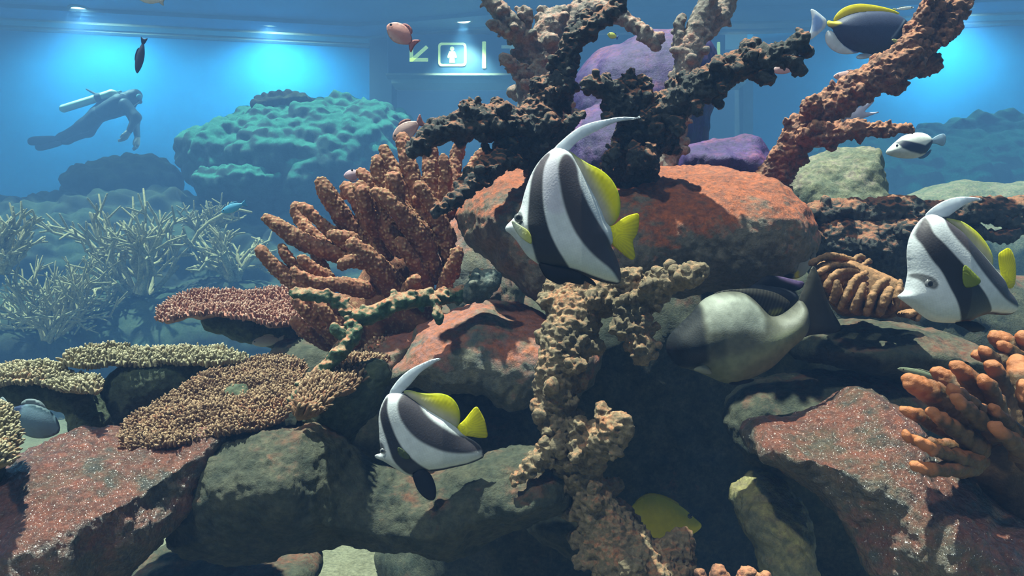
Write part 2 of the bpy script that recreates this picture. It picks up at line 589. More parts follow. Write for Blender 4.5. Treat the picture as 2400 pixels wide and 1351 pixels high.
# ------------------------------------------------------------------ rocks
def rock(name, label, cat, outline, d0, T, R, mat, lean=0.0, vox=0.005, seed=1, lump=0.35, lscale=0.16, amp=0.006, scale=0.05, group=None, chip=0.0, nub=None):
    """a boulder with the given silhouette at distance d0, half thickness T, rounded over R metres"""
    k = d0 / F
    poly = np.array([((x - 1200) * k, CZ + (675.5 - y) * k) for x, y in chaikin(outline, 2)])
    lo = np.array((poly[:, 0].min(), d0 - T * 1.5 - abs(lean) * 0.5, poly[:, 1].min())) - 4 * vox
    hi = np.array((poly[:, 0].max(), d0 + T * 1.5 + abs(lean) * 0.5, poly[:, 1].max())) + 4 * vox
    zmid = poly[:, 1].mean()
    span = (poly[:, 1].max() - poly[:, 1].min()) / 2
    lo[1] = d0 - T * 1.55 - abs(lean) * span
    hi[1] = d0 + T * 1.55 + abs(lean) * span
    n = np.ceil((hi - lo) / vox).astype(int) + 1
    gx = lo[0] + np.arange(n[0]) * vox
    gy = lo[1] + np.arange(n[1]) * vox
    gz = lo[2] + np.arange(n[2]) * vox
    XX, ZZ = np.meshgrid(gx, gz, indexing='ij')
    p2 = np.stack([XX.ravel(), ZZ.ravel()], 1)
    wob = fbm(np.stack([p2[:, 0], np.full(len(p2), d0), p2[:, 1]], 1), 0.05, 4, seed) * 0.012
    h = (poly_sd(p2, poly) + wob).reshape(n[0], n[2])
    e = (np.maximum(R - h, 0) / R) ** 2
    yc = d0 + lean * (ZZ - zmid)
    f = e[:, None, :] + ((gy[None, :, None] - yc[:, None, :]) / T) ** 2 - 1
    # lumps: coarse noise, sampled on a coarser lattice
    st = 4
    cx, cy, cz = gx[::st], gy[::st], gz[::st]
    cc = np.stack(np.meshgrid(cx, cy, cz, indexing='ij'), -1).reshape(-1, 3)
    nz = fbm(cc, lscale, 3, seed + 3).reshape(len(cx), len(cy), len(cz))
    nz = nz.repeat(st, 0).repeat(st, 1).repeat(st, 2)[:n[0], :n[1], :n[2]]
    for axk in range(3):      # soften the lattice steps
        a = np.moveaxis(nz, axk, 0)
        cs = np.cumsum(np.concatenate([np.repeat(a[:1], st, 0), a, np.repeat(a[-1:], st, 0)]), 0)
        b = (cs[2 * st:] - cs[:-2 * st]) / (2 * st)
        nz = np.moveaxis(b[:len(a)] if len(b) >= len(a) else a, 0, axk)
    f = f + lump * nz
    v, q = polygonise(np.clip(f * 0.1, -5, 5), lo, vox)
    nn = vnormals(v, q)
    dd = fbm(v, scale, 5, seed + 9, 0.55) * amp
    dd = dd + fbm(v, max(0.012, vox * 3), 3, seed + 14) * min(amp * .55, .004)
    if nub:
        dd = dd + nub[1] * np.clip(1 - worley(v, nub[0], seed) * 1.3, 0, 1)
    if chip:
        dd = dd - chip * smooth01(worley(v, 0.05, seed), 0.55, 0.95)
    v = v + nn * dd[:, None]
    return tag(link(name, v, [q], mat), label, cat, group)

ORANGE = dict(algae=(0.50, 0.125, 0.045), algae2=(0.30, 0.085, 0.05))
M_BOULDER = reef_mat('boulder_rock', (0.15, 0.125, 0.09), (0.24, 0.20, 0.15), (0.56, 0.135, 0.04), (0.28, 0.085, 0.045), cover=0.53, up=0.9, patch=11, rough=0.5, spec=0.5, bump=1.0, bscale=220, s1=34, coat=.06)
M_LEDGE = reef_mat('ledge_rock', (0.10, 0.115, 0.11), (0.22, 0.20, 0.13), (0.52, 0.14, 0.05), (0.28, 0.13, 0.12), cover=0.47, up=0.9, patch=8, rough=0.55, spec=0.5, bump=0.9, bscale=240, s1=22)
M_RED = reef_mat('red_crusted_rock', (0.07, 0.065, 0.05), (0.22, 0.13, 0.06), (0.30, 0.085, 0.045), (0.16, 0.065, 0.042), cover=0.54, up=0.5, patch=13, rough=0.4, spec=0.8, bump=1.0, bscale=110, s1=26, fine=70, coat=.75, bdist=.012)
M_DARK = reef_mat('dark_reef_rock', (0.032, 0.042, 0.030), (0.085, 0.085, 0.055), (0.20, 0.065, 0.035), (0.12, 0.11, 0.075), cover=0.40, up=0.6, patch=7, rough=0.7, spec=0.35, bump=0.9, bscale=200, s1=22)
M_PURPLE = reef_mat('purple_rock', (0.035, 0.020, 0.11), (0.07, 0.028, 0.15), (0.085, 0.030, 0.20), (0.20, 0.05, 0.10), cover=0.46, up=0.5, patch=6, rough=0.6, spec=0.4, bump=0.7, bscale=160, s1=18)
M_GREENGREY = reef_mat('grey_green_rock', (0.11, 0.135, 0.10), (0.19, 0.19, 0.115), (0.22, 0.17, 0.15), (0.26, 0.26, 0.15), cover=0.45, up=0.6, patch=12, rough=0.8, bump=0.9, bscale=120, s1=30)

rock('boulder', 'large orange-crusted boulder behind the biggest striped fish', 'rock',
     [(1083, 490), (1108, 425), (1160, 385), (1230, 372), (1310, 390), (1400, 400), (1490, 385), (1560, 372), (1650, 368), (1740, 388), (1810, 415), (1868, 452), (1893, 500), (1896, 560), (1862, 622), (1800, 662), (1700, 692), (1600, 690), (1500, 705), (1400, 725), (1300, 728), (1220, 692), (1160, 640), (1110, 590), (1083, 540)],
     1.52, 0.21, 0.16, M_BOULDER, lean=0.55, vox=0.0036, seed=2, lump=0.30, lscale=0.2)
rock('ledge_rock', 'orange-topped ledge rock under the grey side of the large boulder', 'rock',
     [(930, 830), (960, 770), (1030, 728), (1080, 705), (1150, 690), (1250, 715), (1330, 745), (1400, 760), (1420, 820), (1380, 900), (1300, 940), (1230, 935), (1180, 935), (1100, 905), (1010, 915), (950, 900), (905, 885)],
     1.36, 0.13, 0.11, M_LEDGE, lean=0.7, vox=0.004, seed=5, lump=0.35, lscale=0.12)
rock('reef_rock', 'reddish rock glimpsed between the finger coral and the large boulder', 'rock',
     [(1030, 560), (1060, 500), (1110, 480), (1170, 520), (1230, 640), (1240, 740), (1150, 790), (1060, 760), (1020, 660)],
     1.82, 0.12, 0.10, M_LEDGE, lean=0.4, vox=0.006, seed=51, lump=0.4)
rock('ledge_rock', 'small brown rock between the finger coral and the orange-topped ledge', 'rock',
     [(830, 850), (850, 800), (910, 780), (970, 775), (1010, 800), (960, 880), (900, 930), (840, 920)],
     1.40, 0.08, 0.08, M_LEDGE, lean=0.4, vox=0.004, seed=6, lump=0.4, lscale=0.08)
rock('reef_rock', 'glistening red rock filling the bottom left corner', 'rock',
     [(-60, 1130), (20, 1080), (100, 1050), (200, 1035), (300, 1043), (400, 1062), (445, 1045), (490, 1032), (500, 1060), (462, 1130), (425, 1200), (385, 1260), (345, 1310), (310, 1390), (300, 1750), (-120, 1900), (-160, 1400)],
     1.08, 0.20, 0.15, M_RED, lean=0.75, vox=0.0036, seed=8, lump=0.35, lscale=0.10, amp=0.010, scale=0.06)
rock('reef_rock', 'long dark boulder below the table corals and lower striped fish', 'rock',
     [(400, 1240), (430, 1170), (470, 1110), (510, 1050), (560, 1020), (650, 1000), (740, 985), (800, 1012), (830, 1050), (880, 1088), (940, 1098), (1010, 1088), (1080, 1072), (1170, 1058), (1260, 1050), (1330, 1085), (1345, 1140), (1330, 1185), (1230, 1212), (1150, 1250), (1090, 1290), (1000, 1302), (930, 1308), (860, 1290), (760, 1290), (660, 1320), (580, 1332), (500, 1322), (440, 1300), (395, 1275)],
     1.20, 0.15, 0.11, M_DARK, lean=-0.4, vox=0.0036, seed=11, lump=0.4, lscale=0.13, amp=0.008)
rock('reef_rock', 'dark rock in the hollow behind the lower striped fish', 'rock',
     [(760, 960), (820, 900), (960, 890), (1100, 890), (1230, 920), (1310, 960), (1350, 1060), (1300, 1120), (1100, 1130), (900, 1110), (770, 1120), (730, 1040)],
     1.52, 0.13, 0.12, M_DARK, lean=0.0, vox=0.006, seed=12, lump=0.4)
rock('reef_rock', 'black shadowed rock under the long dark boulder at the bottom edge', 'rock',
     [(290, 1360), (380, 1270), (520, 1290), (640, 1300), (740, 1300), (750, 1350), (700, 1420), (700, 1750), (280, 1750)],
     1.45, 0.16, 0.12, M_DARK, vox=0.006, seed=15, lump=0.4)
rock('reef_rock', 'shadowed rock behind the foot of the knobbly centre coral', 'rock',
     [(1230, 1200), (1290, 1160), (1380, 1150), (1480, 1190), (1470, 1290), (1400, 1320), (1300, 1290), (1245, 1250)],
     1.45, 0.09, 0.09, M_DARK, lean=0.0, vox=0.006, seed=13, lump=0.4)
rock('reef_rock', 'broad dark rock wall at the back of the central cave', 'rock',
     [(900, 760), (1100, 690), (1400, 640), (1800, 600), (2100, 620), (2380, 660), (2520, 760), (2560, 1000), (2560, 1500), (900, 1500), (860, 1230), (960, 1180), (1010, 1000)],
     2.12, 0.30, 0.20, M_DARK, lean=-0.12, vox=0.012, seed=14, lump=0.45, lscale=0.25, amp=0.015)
rock('reef_rock', 'glistening red rock sloping down to the bottom right corner', 'rock',
     [(1783, 1045), (1812, 1010), (1860, 998), (1910, 1003), (1960, 988), (2030, 962), (2110, 955), (2170, 1000), (2210, 1080), (2265, 1130), (2322, 1172), (2332, 1195), (2360, 1230), (2460, 1270), (2500, 1500), (2400, 1700), (2200, 1700), (2150, 1400), (2052, 1332), (1985, 1265), (1957, 1195), (1900, 1155), (1850, 1112), (1802, 1085)],
     1.05, 0.15, 0.11, M_RED, lean=0.6, vox=0.0036, seed=17, lump=0.4, lscale=0.10, amp=0.010, scale=0.06)
rock('reef_rock', 'dark green rock behind the bottom right red rock', 'rock',
     [(1690, 970), (1722, 915), (1800, 890), (1950, 875), (2110, 885), (2180, 930), (2150, 1010), (2010, 1060), (1910, 1105), (1790, 1102), (1715, 1065)],
     1.28, 0.12, 0.11, M_DARK, lean=0.5, vox=0.005, seed=19, lump=0.4)
rock('reef_rock', 'small upright rock with yellow glints left of the bottom right red rock', 'rock',
     [(1718, 1195), (1740, 1152), (1810, 1130), (1872, 1150), (1905, 1192), (1905, 1250), (1895, 1330), (1900, 1600), (1800, 1700), (1790, 1351), (1778, 1275), (1732, 1240)],
     1.16, 0.08, 0.06, reef_mat('yellow_glint_rock', (0.10, 0.105, 0.06), (0.20, 0.18, 0.08), (0.34, 0.30, 0.10), (0.16, 0.12, 0.06), cover=0.5, up=0.8, patch=12, rough=0.35, spec=0.9, bump=1.0, bscale=150, s1=22), lean=0.45, vox=0.0036, seed=21, lump=0.4, lscale=0.08, amp=0.01)
rock('reef_rock', 'flat dark slab below the ridged brown coral', 'rock',
     [(1840, 800), (1900, 762), (2000, 750), (2110, 757), (2210, 785), (2300, 832), (2330, 870), (2220, 890), (2000, 880), (1870, 850)],
     1.30, 0.14, 0.07, M_DARK, lean=1.0, vox=0.005, seed=23, lump=0.45, lscale=0.10)
rock('reef_rock', 'tall purple boulder behind the upper coral branches', 'rock',
     [(1340, 240), (1350, 165), (1400, 112), (1480, 85), (1560, 74), (1640, 90), (1680, 160), (1650, 300), (1600, 420), (1480, 470), (1370, 420), (1335, 330)],
     2.5, 0.3, 0.22, M_PURPLE, lean=0.3, vox=0.010, seed=25, lump=0.35, lscale=0.25)
rock('reef_rock', 'low purple boulder behind the banner of the biggest striped fish', 'rock',
     [(1330, 300), (1370, 262), (1430, 240), (1500, 232), (1560, 250), (1600, 320), (1600, 420), (1500, 470), (1350, 450), (1320, 380)],
     2.05, 0.16, 0.14, M_PURPLE, lean=0.5, vox=0.007, seed=27, lump=0.35, lscale=0.16)
rock('reef_rock', 'bright purple rock on the right top edge of the large boulder', 'rock',
     [(1580, 380), (1600, 350), (1645, 335), (1700, 324), (1765, 322), (1790, 338), (1800, 372), (1825, 420), (1780, 470), (1600, 450)],
     1.85, 0.14, 0.10, M_PURPLE, lean=0.5, vox=0.006, seed=29, lump=0.4, lscale=0.10)
rock('reef_rock', 'pale grey-green flat rock right of the orange coral foot', 'rock',
     [(1820, 450), (1840, 420), (1875, 388), (1935, 358), (2000, 340), (2046, 330), (2068, 350), (2073, 390), (2060, 440), (2066, 560), (2050, 660), (1850, 660), (1830, 540)],
     2.0, 0.13, 0.10, M_GREENGREY, lean=0.5, vox=0.006, seed=31, lump=0.4, lscale=0.12, amp=0.010)
rock('reef_rock', 'dark stone behind the table coral stem left of centre', 'rock',
     [(620, 850), (640, 810), (700, 790), (780, 780), (850, 800), (880, 860), (860, 960), (800, 1050), (660, 1060), (600, 980)],
     1.62, 0.11, 0.10, M_DARK, lean=0.3, vox=0.006, seed=33, lump=0.4)

# ------------------------------------------------------------------ distant reef
M_FARTOP = reef_mat('teal_plate_coral', (0.03, 0.06, 0.08), (0.05, 0.10, 0.11), (0.05, 0.25, 0.22), (0.035, 0.16, 0.15), cover=0.34, up=1.9, patch=2.2, rough=0.9, spec=0.1, bump=0.8, bscale=14, s1=5)
M_FARDARK = reef_mat('distant_reef', (0.025, 0.032, 0.036), (0.045, 0.055, 0.05), (0.06, 0.085, 0.065), (0.04, 0.065, 0.055), cover=0.42, up=0.9, patch=1.8, rough=0.95, spec=0.05, bump=0.8, bscale=14, s1=4)
rock('table_coral', 'big teal-topped mound of plate coral right of the diver', 'coral',
     [(452, 360), (470, 330), (530, 290), (610, 252), (690, 232), (780, 225), (850, 240), (960, 262), (980, 420), (860, 520), (700, 560), (560, 500), (490, 430)],
     7.4, 0.9, 0.75, M_FARTOP, lean=0.5, vox=0.02, seed=41, lump=0.5, lscale=0.45, amp=0.06, scale=0.2, nub=(.14, .07))
rock('table_coral', 'dark rounded head sitting on the big teal mound', 'coral',
     [(580, 258), (620, 232), (670, 220), (725, 226), (732, 250), (690, 268), (620, 272)],
     7.15, 0.22, 0.14, M_FARDARK, vox=0.012, seed=42, lump=0.4, lscale=0.15, amp=0.02, scale=0.1, nub=(.09, .05))
rock('table_coral', 'small teal plate below the big teal mound', 'coral',
     [(462, 425), (500, 400), (560, 380), (610, 374), (650, 392), (690, 420), (640, 470), (520, 470)],
     6.6, 0.35, 0.25, M_FARTOP, lean=0.6, vox=0.014, seed=43, lump=0.4, lscale=0.3, amp=0.03, scale=0.15, nub=(.11, .06))
rock('table_coral', 'dim dome of coral below the diver', 'coral',
     [(165, 420), (200, 385), (260, 366), (340, 365), (400, 385), (430, 430), (380, 500), (200, 500)],
     7.8, 0.5, 0.4, M_FARDARK, lean=0.4, vox=0.022, seed=44, lump=0.4, lscale=0.4, amp=0.04, scale=0.2, nub=(.14, .07))
rock('reef_slope', 'long dim reef slope along the left of the tank', 'reef',
     [(-300, 500), (-60, 470), (120, 462), (260, 455), (420, 470), (600, 480), (760, 490), (1000, 500), (1050, 700), (1000, 800), (500, 830), (-300, 850)],
     7.0, 0.9, 0.8, M_FARDARK, lean=0.8, vox=0.03, seed=45, lump=0.5, lscale=0.5, amp=0.08, scale=0.3, nub=(.2, .12))
rock('reef_slope', 'murky low mound carrying the staghorn thickets', 'reef',
     [(-300, 740), (-100, 660), (100, 700), (330, 672), (560, 640), (690, 690), (740, 790), (740, 870), (-300, 880)],
     5.4, 0.5, 0.35, M_FARDARK, lean=0.8, vox=0.025, seed=52, lump=0.5, lscale=0.35, amp=0.04, scale=0.2)
rock('reef_slope', 'dim reef ridge far behind the small black and white fish', 'reef',
     [(1760, 420), (1850, 385), (1960, 345), (2080, 318), (2200, 300), (2320, 280), (2500, 262), (2700, 300), (2700, 560), (2300, 620), (1760, 600)],
     8.2, 0.9, 0.7, M_FARTOP, lean=0.7, vox=0.03, seed=46, lump=0.6, lscale=0.5, amp=0.09, scale=0.3, nub=(.22, .12))
rock('reef_slope', 'low grey-green mound of reef behind the right coral shelf', 'reef',
     [(1900, 520), (1960, 462), (2060, 445), (2180, 432), (2300, 425), (2500, 420), (2600, 600), (2300, 680), (1950, 640)],
     4.2, 0.4, 0.35, M_GREENGREY, lean=0.9, vox=0.018, seed=47, lump=0.5, lscale=0.3, amp=0.03, scale=0.15)

def tube(a, b, ra, rb, n=6):
    a, b = np.asarray(a, float), np.asarray(b, float)
    e = b - a
    e = e / (np.linalg.norm(e) + 1e-9)
    u = np.cross(e, (0.3, 0.9, 0.2)); u /= np.linalg.norm(u)
    w_ = np.cross(e, u)
    t = np.linspace(0, 2 * math.pi, n + 1)[:-1]
    ring = np.cos(t)[:, None] * u + np.sin(t)[:, None] * w_
    v = np.concatenate([a + ring * ra, b + ring * rb, b + ring * rb * .6 + e * rb * .6, [b + e * rb]])
    i = np.arange(n); j = (i + 1) % n
    q = np.concatenate([np.stack([i, j, j + n, i + n], 1), np.stack([i + n, j + n, j + 2 * n, i + 2 * n], 1)])
    t3 = np.stack([i + 2 * n, j + 2 * n, np.full(n, 3 * n)], 1)
    return v, q, t3
class MB:
    def __init__(self):
        self.v, self.q, self.t, self.n, self.tip = [], [], [], 0, []
    def add(self, v, q=None, t=None, tip=None):
        if q is not None and len(q): self.q.append(np.asarray(q) + self.n)
        if t is not None and len(t): self.t.append(np.asarray(t) + self.n)
        self.v.append(v)
        self.tip.append(np.zeros(len(v)) if tip is None else tip)
        self.n += len(v)
    def build(self, name, mat, parent=None, loc=None):
        fs = []
        if self.q: fs.append(np.concatenate(self.q))
        if self.t: fs.append(np.concatenate(self.t))
        return link(name, np.concatenate(self.v), fs, mat, parent, loc, {'tip': np.concatenate(self.tip)})

M_STAG = reef_mat('tan_staghorn', (0.30, 0.27, 0.17), (0.42, 0.38, 0.25), (0.34, 0.33, 0.22), (0.45, 0.42, 0.30), rough=0.9, spec=0.1, bump=0.6, bscale=60, s1=12)
def thicket(label, px, py, d, wpx, hpx, n, rpx, seed, spread=1.1, levels=3, flatten=0.8):
    """staghorn colony: branches fork upward and outward from a foot"""
    rng = np.random.RandomState(seed)
    k = d / F
    foot = P(px, py, d)
    mb = MB()
    W, Hh = wpx * k, hpx * k
    def grow(p, dirv, L, r, lev):
        q = p + dirv * L
        v, qq, t3 = tube(p, q, r, r * .72)
        mb.add(v, qq, t3)
        if lev == 0: return
        for _ in range(rng.randint(2, 4)):
            nd = dirv + rng.normal(0, .55, 3) + np.array((0, 0, .18))
            nd /= np.linalg.norm(nd)
            s = rng.uniform(.5, 1)
            grow(p + dirv * L * s, nd, L * rng.uniform(.55, .85), r * .75, lev - 1)
    for i in range(n):
        a = rng.uniform(0, 2 * math.pi)
        s = rng.uniform(0.25, 1) * spread
        dv = np.array((math.cos(a) * s * W / Hh, math.sin(a) * s * flatten, 0.55 + rng.uniform(0, .5)))
        dv /= np.linalg.norm(dv)
        L = Hh * rng.uniform(.34, .5) * (1 + 0.5 * abs(dv[0]) * min(W / Hh, 1.6))
        grow(foot + rng.normal(0, .06 * W, 3) * (1, 1, .3), dv, L, rpx * k, levels)
    return tag(mb.build('staghorn_coral', M_STAG, loc=foot), label, 'coral', 'distant staghorn corals')
thicket('spiky tan staghorn thicket below the big teal mound', 330, 690, 5.2, 170, 210, 15, 7, 1)
thicket('wide low staghorn thicket left behind the pink table coral', 130, 800, 4.8, 200, 170, 24, 5, 2)
thicket('pale staghorn clump beside the left edge of the fan of fingers', 545, 660, 5.4, 110, 120, 14, 7, 3)
thicket('dense staghorn tuft cut by the left edge of the tank view', 5, 640, 4.6, 80, 140, 14, 7, 4)
thicket('sparse staghorn twigs under the blue fish', 470, 560, 5.8, 110, 80, 8, 5, 5)
mb = MB()
wp = [P(x, y, 5.3) for x, y in ((445, 580), (465, 545), (490, 522), (520, 505), (550, 490), (572, 478))]
for a, b in zip(wp[:-1], wp[1:]):
    v, qq, t3 = tube(a, b, .016, .014); mb.add(v, qq, t3)
for a, b in ((wp[3], P(560, 512, 5.3)), (wp[4], P(590, 498, 5.25))):
    v, qq, t3 = tube(a, b, .012, .008); mb.add(v, qq, t3)
tag(mb.build('whip_coral', M_STAG), 'single curved whip coral under the small blue fish', 'coral')

# ------------------------------------------------------------------ branching corals
def gnarl(v, q, amp, cell, seed, pits=0.5, rough=0.5, fine=0.012):
    n = vnormals(v, q)
    f = worley(v, cell, seed)
    wv = v + n * 0
    d = fbm(wv, cell * 2.2, 3, seed) * amp * rough * 2 + (f - 0.45) * amp * pits * 2 + fbm(v, fine * .5, 3, seed + 4) * amp * 0.5
    return v + n * d[:, None], np.clip(1.25 - f * 1.7, 0, 1)
def bumps(v, q, amp, cell, seed):
    n = vnormals(v, q)
    f = worley(v, cell, seed)
    b = np.clip(1 - f * 1.55, 0, 1) ** .7
    d = b * amp + fbm(v, cell * 5, 3, seed) * amp * 0.9
    return v + n * d[:, None], b

def path3(pts, d0):
    out, rr = [], []
    for p in pts:
        dd = p[3] if len(p) > 3 else 0.0
        out.append(P(p[0], p[1], d0 + dd))
        rr.append(p[2] * (d0 + dd) / F)
    a = np.c_[np.array(out), rr]
    return chaikin(a, 1, closed=False) if len(a) > 2 else a

def branch_mesh(fld, pts, d0, rng, knobs=1.0, klen=0.9, k=0.006):
    a = path3(pts, d0)
    for i in range(len(a) - 1):
        fld.cone(a[i, :3], a[i + 1, :3], a[i, 3], a[i + 1, 3], k)
    for i in range(len(a) - 1):
        e = a[i + 1, :3] - a[i, :3]
        L = np.linalg.norm(e)
        r = (a[i, 3] + a[i + 1, 3]) / 2
        nk = knobs * L / r * 1.5
        nk = int(nk) + (rng.rand() < nk % 1)
        for _ in range(nk):
            t = rng.rand()
            c = a[i, :3] + e * t
            nd = rng.normal(0, 1, 3)
            nd -= e * (nd @ e) / (L * L)
            nd = nd / np.linalg.norm(nd) + rng.normal(0, .35, 3)
            nd /= np.linalg.norm(nd)
            kr = r * rng.uniform(.28, .48)
            fld.cone(c + nd * r * .6, c + nd * (r * (1 + klen * rng.uniform(.15, .7))), kr * 1.2, kr * .85, k)

def coral(name, label, branches, d0, mat, vox=0.0022, seed=1, knobs=1.0, klen=0.9, style=('gnarl', .006, .012), group=None, foot=None, partname='branch'):
    """branches: list of (part name, [(px, py, radius_px, extra depth)...]); every branch its own mesh"""
    rng = np.random.RandomState(seed)
    p0 = branches[0][1][0]
    root = empty(name, P(p0[0], p0[1], d0 + (p0[3] if len(p0) > 3 else 0)) if foot is None else foot, label, 'coral', group)
    for i, (pn, pts) in enumerate(branches):
        fl_ = Field()
        branch_mesh(fl_, pts, d0, rng, knobs, klen)
        v, q = fl_.mesh(vox)
        if style[0] == 'gnarl':
            v, tip = gnarl(v, q, style[1], style[2], seed + i)
        else:
            v, tip = bumps(v, q, style[1], style[2], seed + i)
        link(pn, v, [q], mat, root, attrs={'tip': tip})
    return root

M_DEAD = reef_mat('dark_dead_coral', (0.020, 0.025, 0.026), (0.055, 0.055, 0.048), (0.40, 0.11, 0.05), (0.30, 0.17, 0.09), cover=0.40, up=1.2, patch=26, rough=0.6, spec=0.45, bump=0.9, bscale=300, s1=60)
M_DEADPALE = reef_mat('grey_pink_coral', (0.20, 0.19, 0.17), (0.30, 0.24, 0.20), (0.48, 0.19, 0.13), (0.50, 0.40, 0.33), cover=0.46, up=0.9, patch=20, rough=0.7, spec=0.3, bump=0.8, bscale=220, s1=45)
M_RUST = reef_mat('rust_orange_coral', (0.13, 0.07, 0.05), (0.30, 0.13, 0.08), (0.56, 0.19, 0.11), (0.52, 0.27, 0.14), cover=0.50, up=0.7, patch=28, rough=0.65, spec=0.35, bump=0.9, bscale=240, s1=60)
M_CREAM = reef_mat('cream_knobbly_coral', (0.17, 0.13, 0.085), (0.30, 0.23, 0.14), (0.44, 0.32, 0.19), (0.46, 0.16, 0.07), cover=0.45, up=0.6, patch=18, rough=0.7, spec=0.4, bump=0.9, bscale=280, s1=60)
M_FINGER = reef_mat('orange_brown_finger_coral', (0.22, 0.085, 0.045), (0.30, 0.12, 0.06), (0.44, 0.14, 0.09), (0.36, 0.16, 0.08), cover=0.45, up=0.6, patch=14, tip=(0.66, 0.46, 0.24), rough=0.7, spec=0.35, bump=0.5, bscale=300, s1=30)
M_GREEN = reef_mat('green_crusted_coral', (0.04, 0.10, 0.055), (0.08, 0.15, 0.08), (0.50, 0.15, 0.07), (0.42, 0.35, 0.22), cover=0.40, up=1.5, patch=24, rough=0.6, spec=0.4, bump=0.8, bscale=280, s1=50)

coral('branching_coral', 'dark gnarled branching coral standing left of the biggest fish banner', [
    ('trunk', [(1275, 440, 34, .06), (1265, 385, 40, .03), (1255, 330, 46, 0), (1258, 285, 44, 0), (1278, 240, 36, 0), (1312, 205, 30, 0)]),
    ('branch', [(1300, 220, 30, 0), (1318, 170, 27, 0), (1332, 120, 24, -.01), (1352, 85, 21, -.02), (1395, 58, 17, -.03), (1430, 38, 15, -.04), (1450, 12, 13, -.04), (1458, -8, 10, -.04)]),
    ('branch', [(1350, 85, 15, 0), (1372, 60, 15, 0), (1372, 32, 11, 0)]),
    ('branch', [(1240, 300, 40, 0), (1195, 288, 36, -.02), (1135, 286, 37, -.04), (1085, 290, 33, -.05), (1035, 306, 22, -.06), (1000, 325, 17, -.07), (968, 350, 14, -.07)]),
    ('branch', [(1105, 280, 24, -.05), (1098, 262, 22, -.06), (1090, 252, 16, -.06)]),
    ('branch', [(1165, 270, 22, -.02), (1162, 245, 14, -.02), (1160, 240, 11, -.02)]),
    ('branch', [(1225, 320, 34, 0), (1180, 362, 27, -.03), (1135, 400, 22, -.06), (1095, 440, 18, -.08), (1062, 475, 15, -.09), (1030, 496, 11, -.10)]),
    ('branch', [(1290, 240, 30, .02), (1270, 215, 26, .0), (1262, 205, 20, -.01)]),
    ('branch', [(1285, 325, 20, 0), (1320, 300, 15, -.02), (1350, 280, 12, -.04), (1364, 270, 8, -.04)]),
], 1.36, M_DEAD, seed=3, knobs=1.4, klen=1.1, vox=.0018, style=('gnarl', .009, .012))

coral('branching_coral', 'dark gnarled coral pointing up right below the tang', [
    ('trunk', [(1476, 440, 42, .06), (1478, 395, 46, .04), (1490, 345, 55, .02), (1510, 300, 62, 0), (1530, 275, 52, 0)]),
    ('branch', [(1530, 280, 48, 0), (1575, 250, 40, -.03), (1625, 215, 36, -.06), (1680, 180, 33, -.08), (1740, 150, 30, -.10), (1795, 140, 26, -.12), (1840, 118, 22, -.13), (1878, 96, 15, -.14)]),
    ('branch', [(1740, 140, 24, -.10), (1755, 118, 20, -.11), (1768, 106, 14, -.11)]),
    ('branch', [(1830, 125, 17, -.12), (1850, 142, 15, -.13), (1876, 166, 11, -.14)]),
    ('branch', [(1850, 112, 14, -.12), (1875, 118, 12, -.13), (1890, 122, 9, -.13)]),
    ('branch', [(1770, 165, 18, -.10), (1790, 178, 12, -.12), (1806, 188, 7, -.12)]),
    ('branch', [(1510, 290, 44, 0), (1478, 250, 38, -.03), (1440, 218, 26, -.05), (1405, 200, 17, -.06), (1374, 196, 13, -.07)]),
    ('branch', [(1470, 235, 24, -.03), (1470, 205, 18, -.04), (1474, 180, 13, -.04)]),
    ('branch', [(1500, 235, 26, -.02), (1512, 205, 20, -.03), (1508, 192, 14, -.03)]),
    ('branch', [(1420, 395, 10, -.03), (1434, 365, 14, -.04), (1444, 345, 10, -.05)]),
    ('branch', [(1490, 375, 24, -.02), (1520, 366, 14, -.06), (1530, 345, 7, -.06)]),
], 1.36, M_DEAD, seed=4, knobs=1.4, klen=1.1, vox=.0018, style=('gnarl', .009, .012))

coral('branching_coral', 'hazy grey-pink branching coral rising to the top centre edge', [
    ('trunk', [(1270, 330, 36), (1255, 260, 38), (1250, 200, 38), (1250, 150, 36), (1268, 105, 34), (1285, 65, 30)]),
    ('branch', [(1250, 150, 30), (1235, 105, 26, -.02), (1205, 68, 22, -.04), (1180, 38, 19, -.05), (1150, 5, 16, -.06), (1135, -15, 12, -.06)]),
    ('branch', [(1222, 85, 18, -.02), (1185, 72, 14, -.05), (1148, 56, 9, -.07)]),
    ('branch', [(1225, 60, 16, -.03), (1235, 35, 16, -.04), (1228, 25, 11, -.04)]),
    ('branch', [(1278, 90, 28), (1290, 45, 22, .03), (1320, 30, 18, .04)]),
    ('branch', [(1290, 110, 28), (1330, 60, 24, .05), (1362, 18, 22, .08), (1385, -25, 20, .1)]),
    ('branch', [(1360, 30, 20, .06), (1410, 20, 20, .05), (1455, 38, 18, .02), (1490, 62, 16, 0), (1520, 88, 14, -.02), (1538, 112, 8, -.02)]),
    ('branch', [(1515, 85, 12, -.01), (1540, 92, 10, -.02), (1550, 96, 7, -.02)]),
    ('branch', [(1255, 195, 24), (1222, 172, 20, -.03), (1196, 148, 15, -.05), (1176, 136, 8, -.06)]),
    ('branch', [(1265, 240, 30), (1300, 250, 26, .02), (1335, 272, 16, .03)]),
], 1.72, M_DEADPALE, seed=5, vox=.003, knobs=1.1, klen=1.1, style=('gnarl', .006, .014))

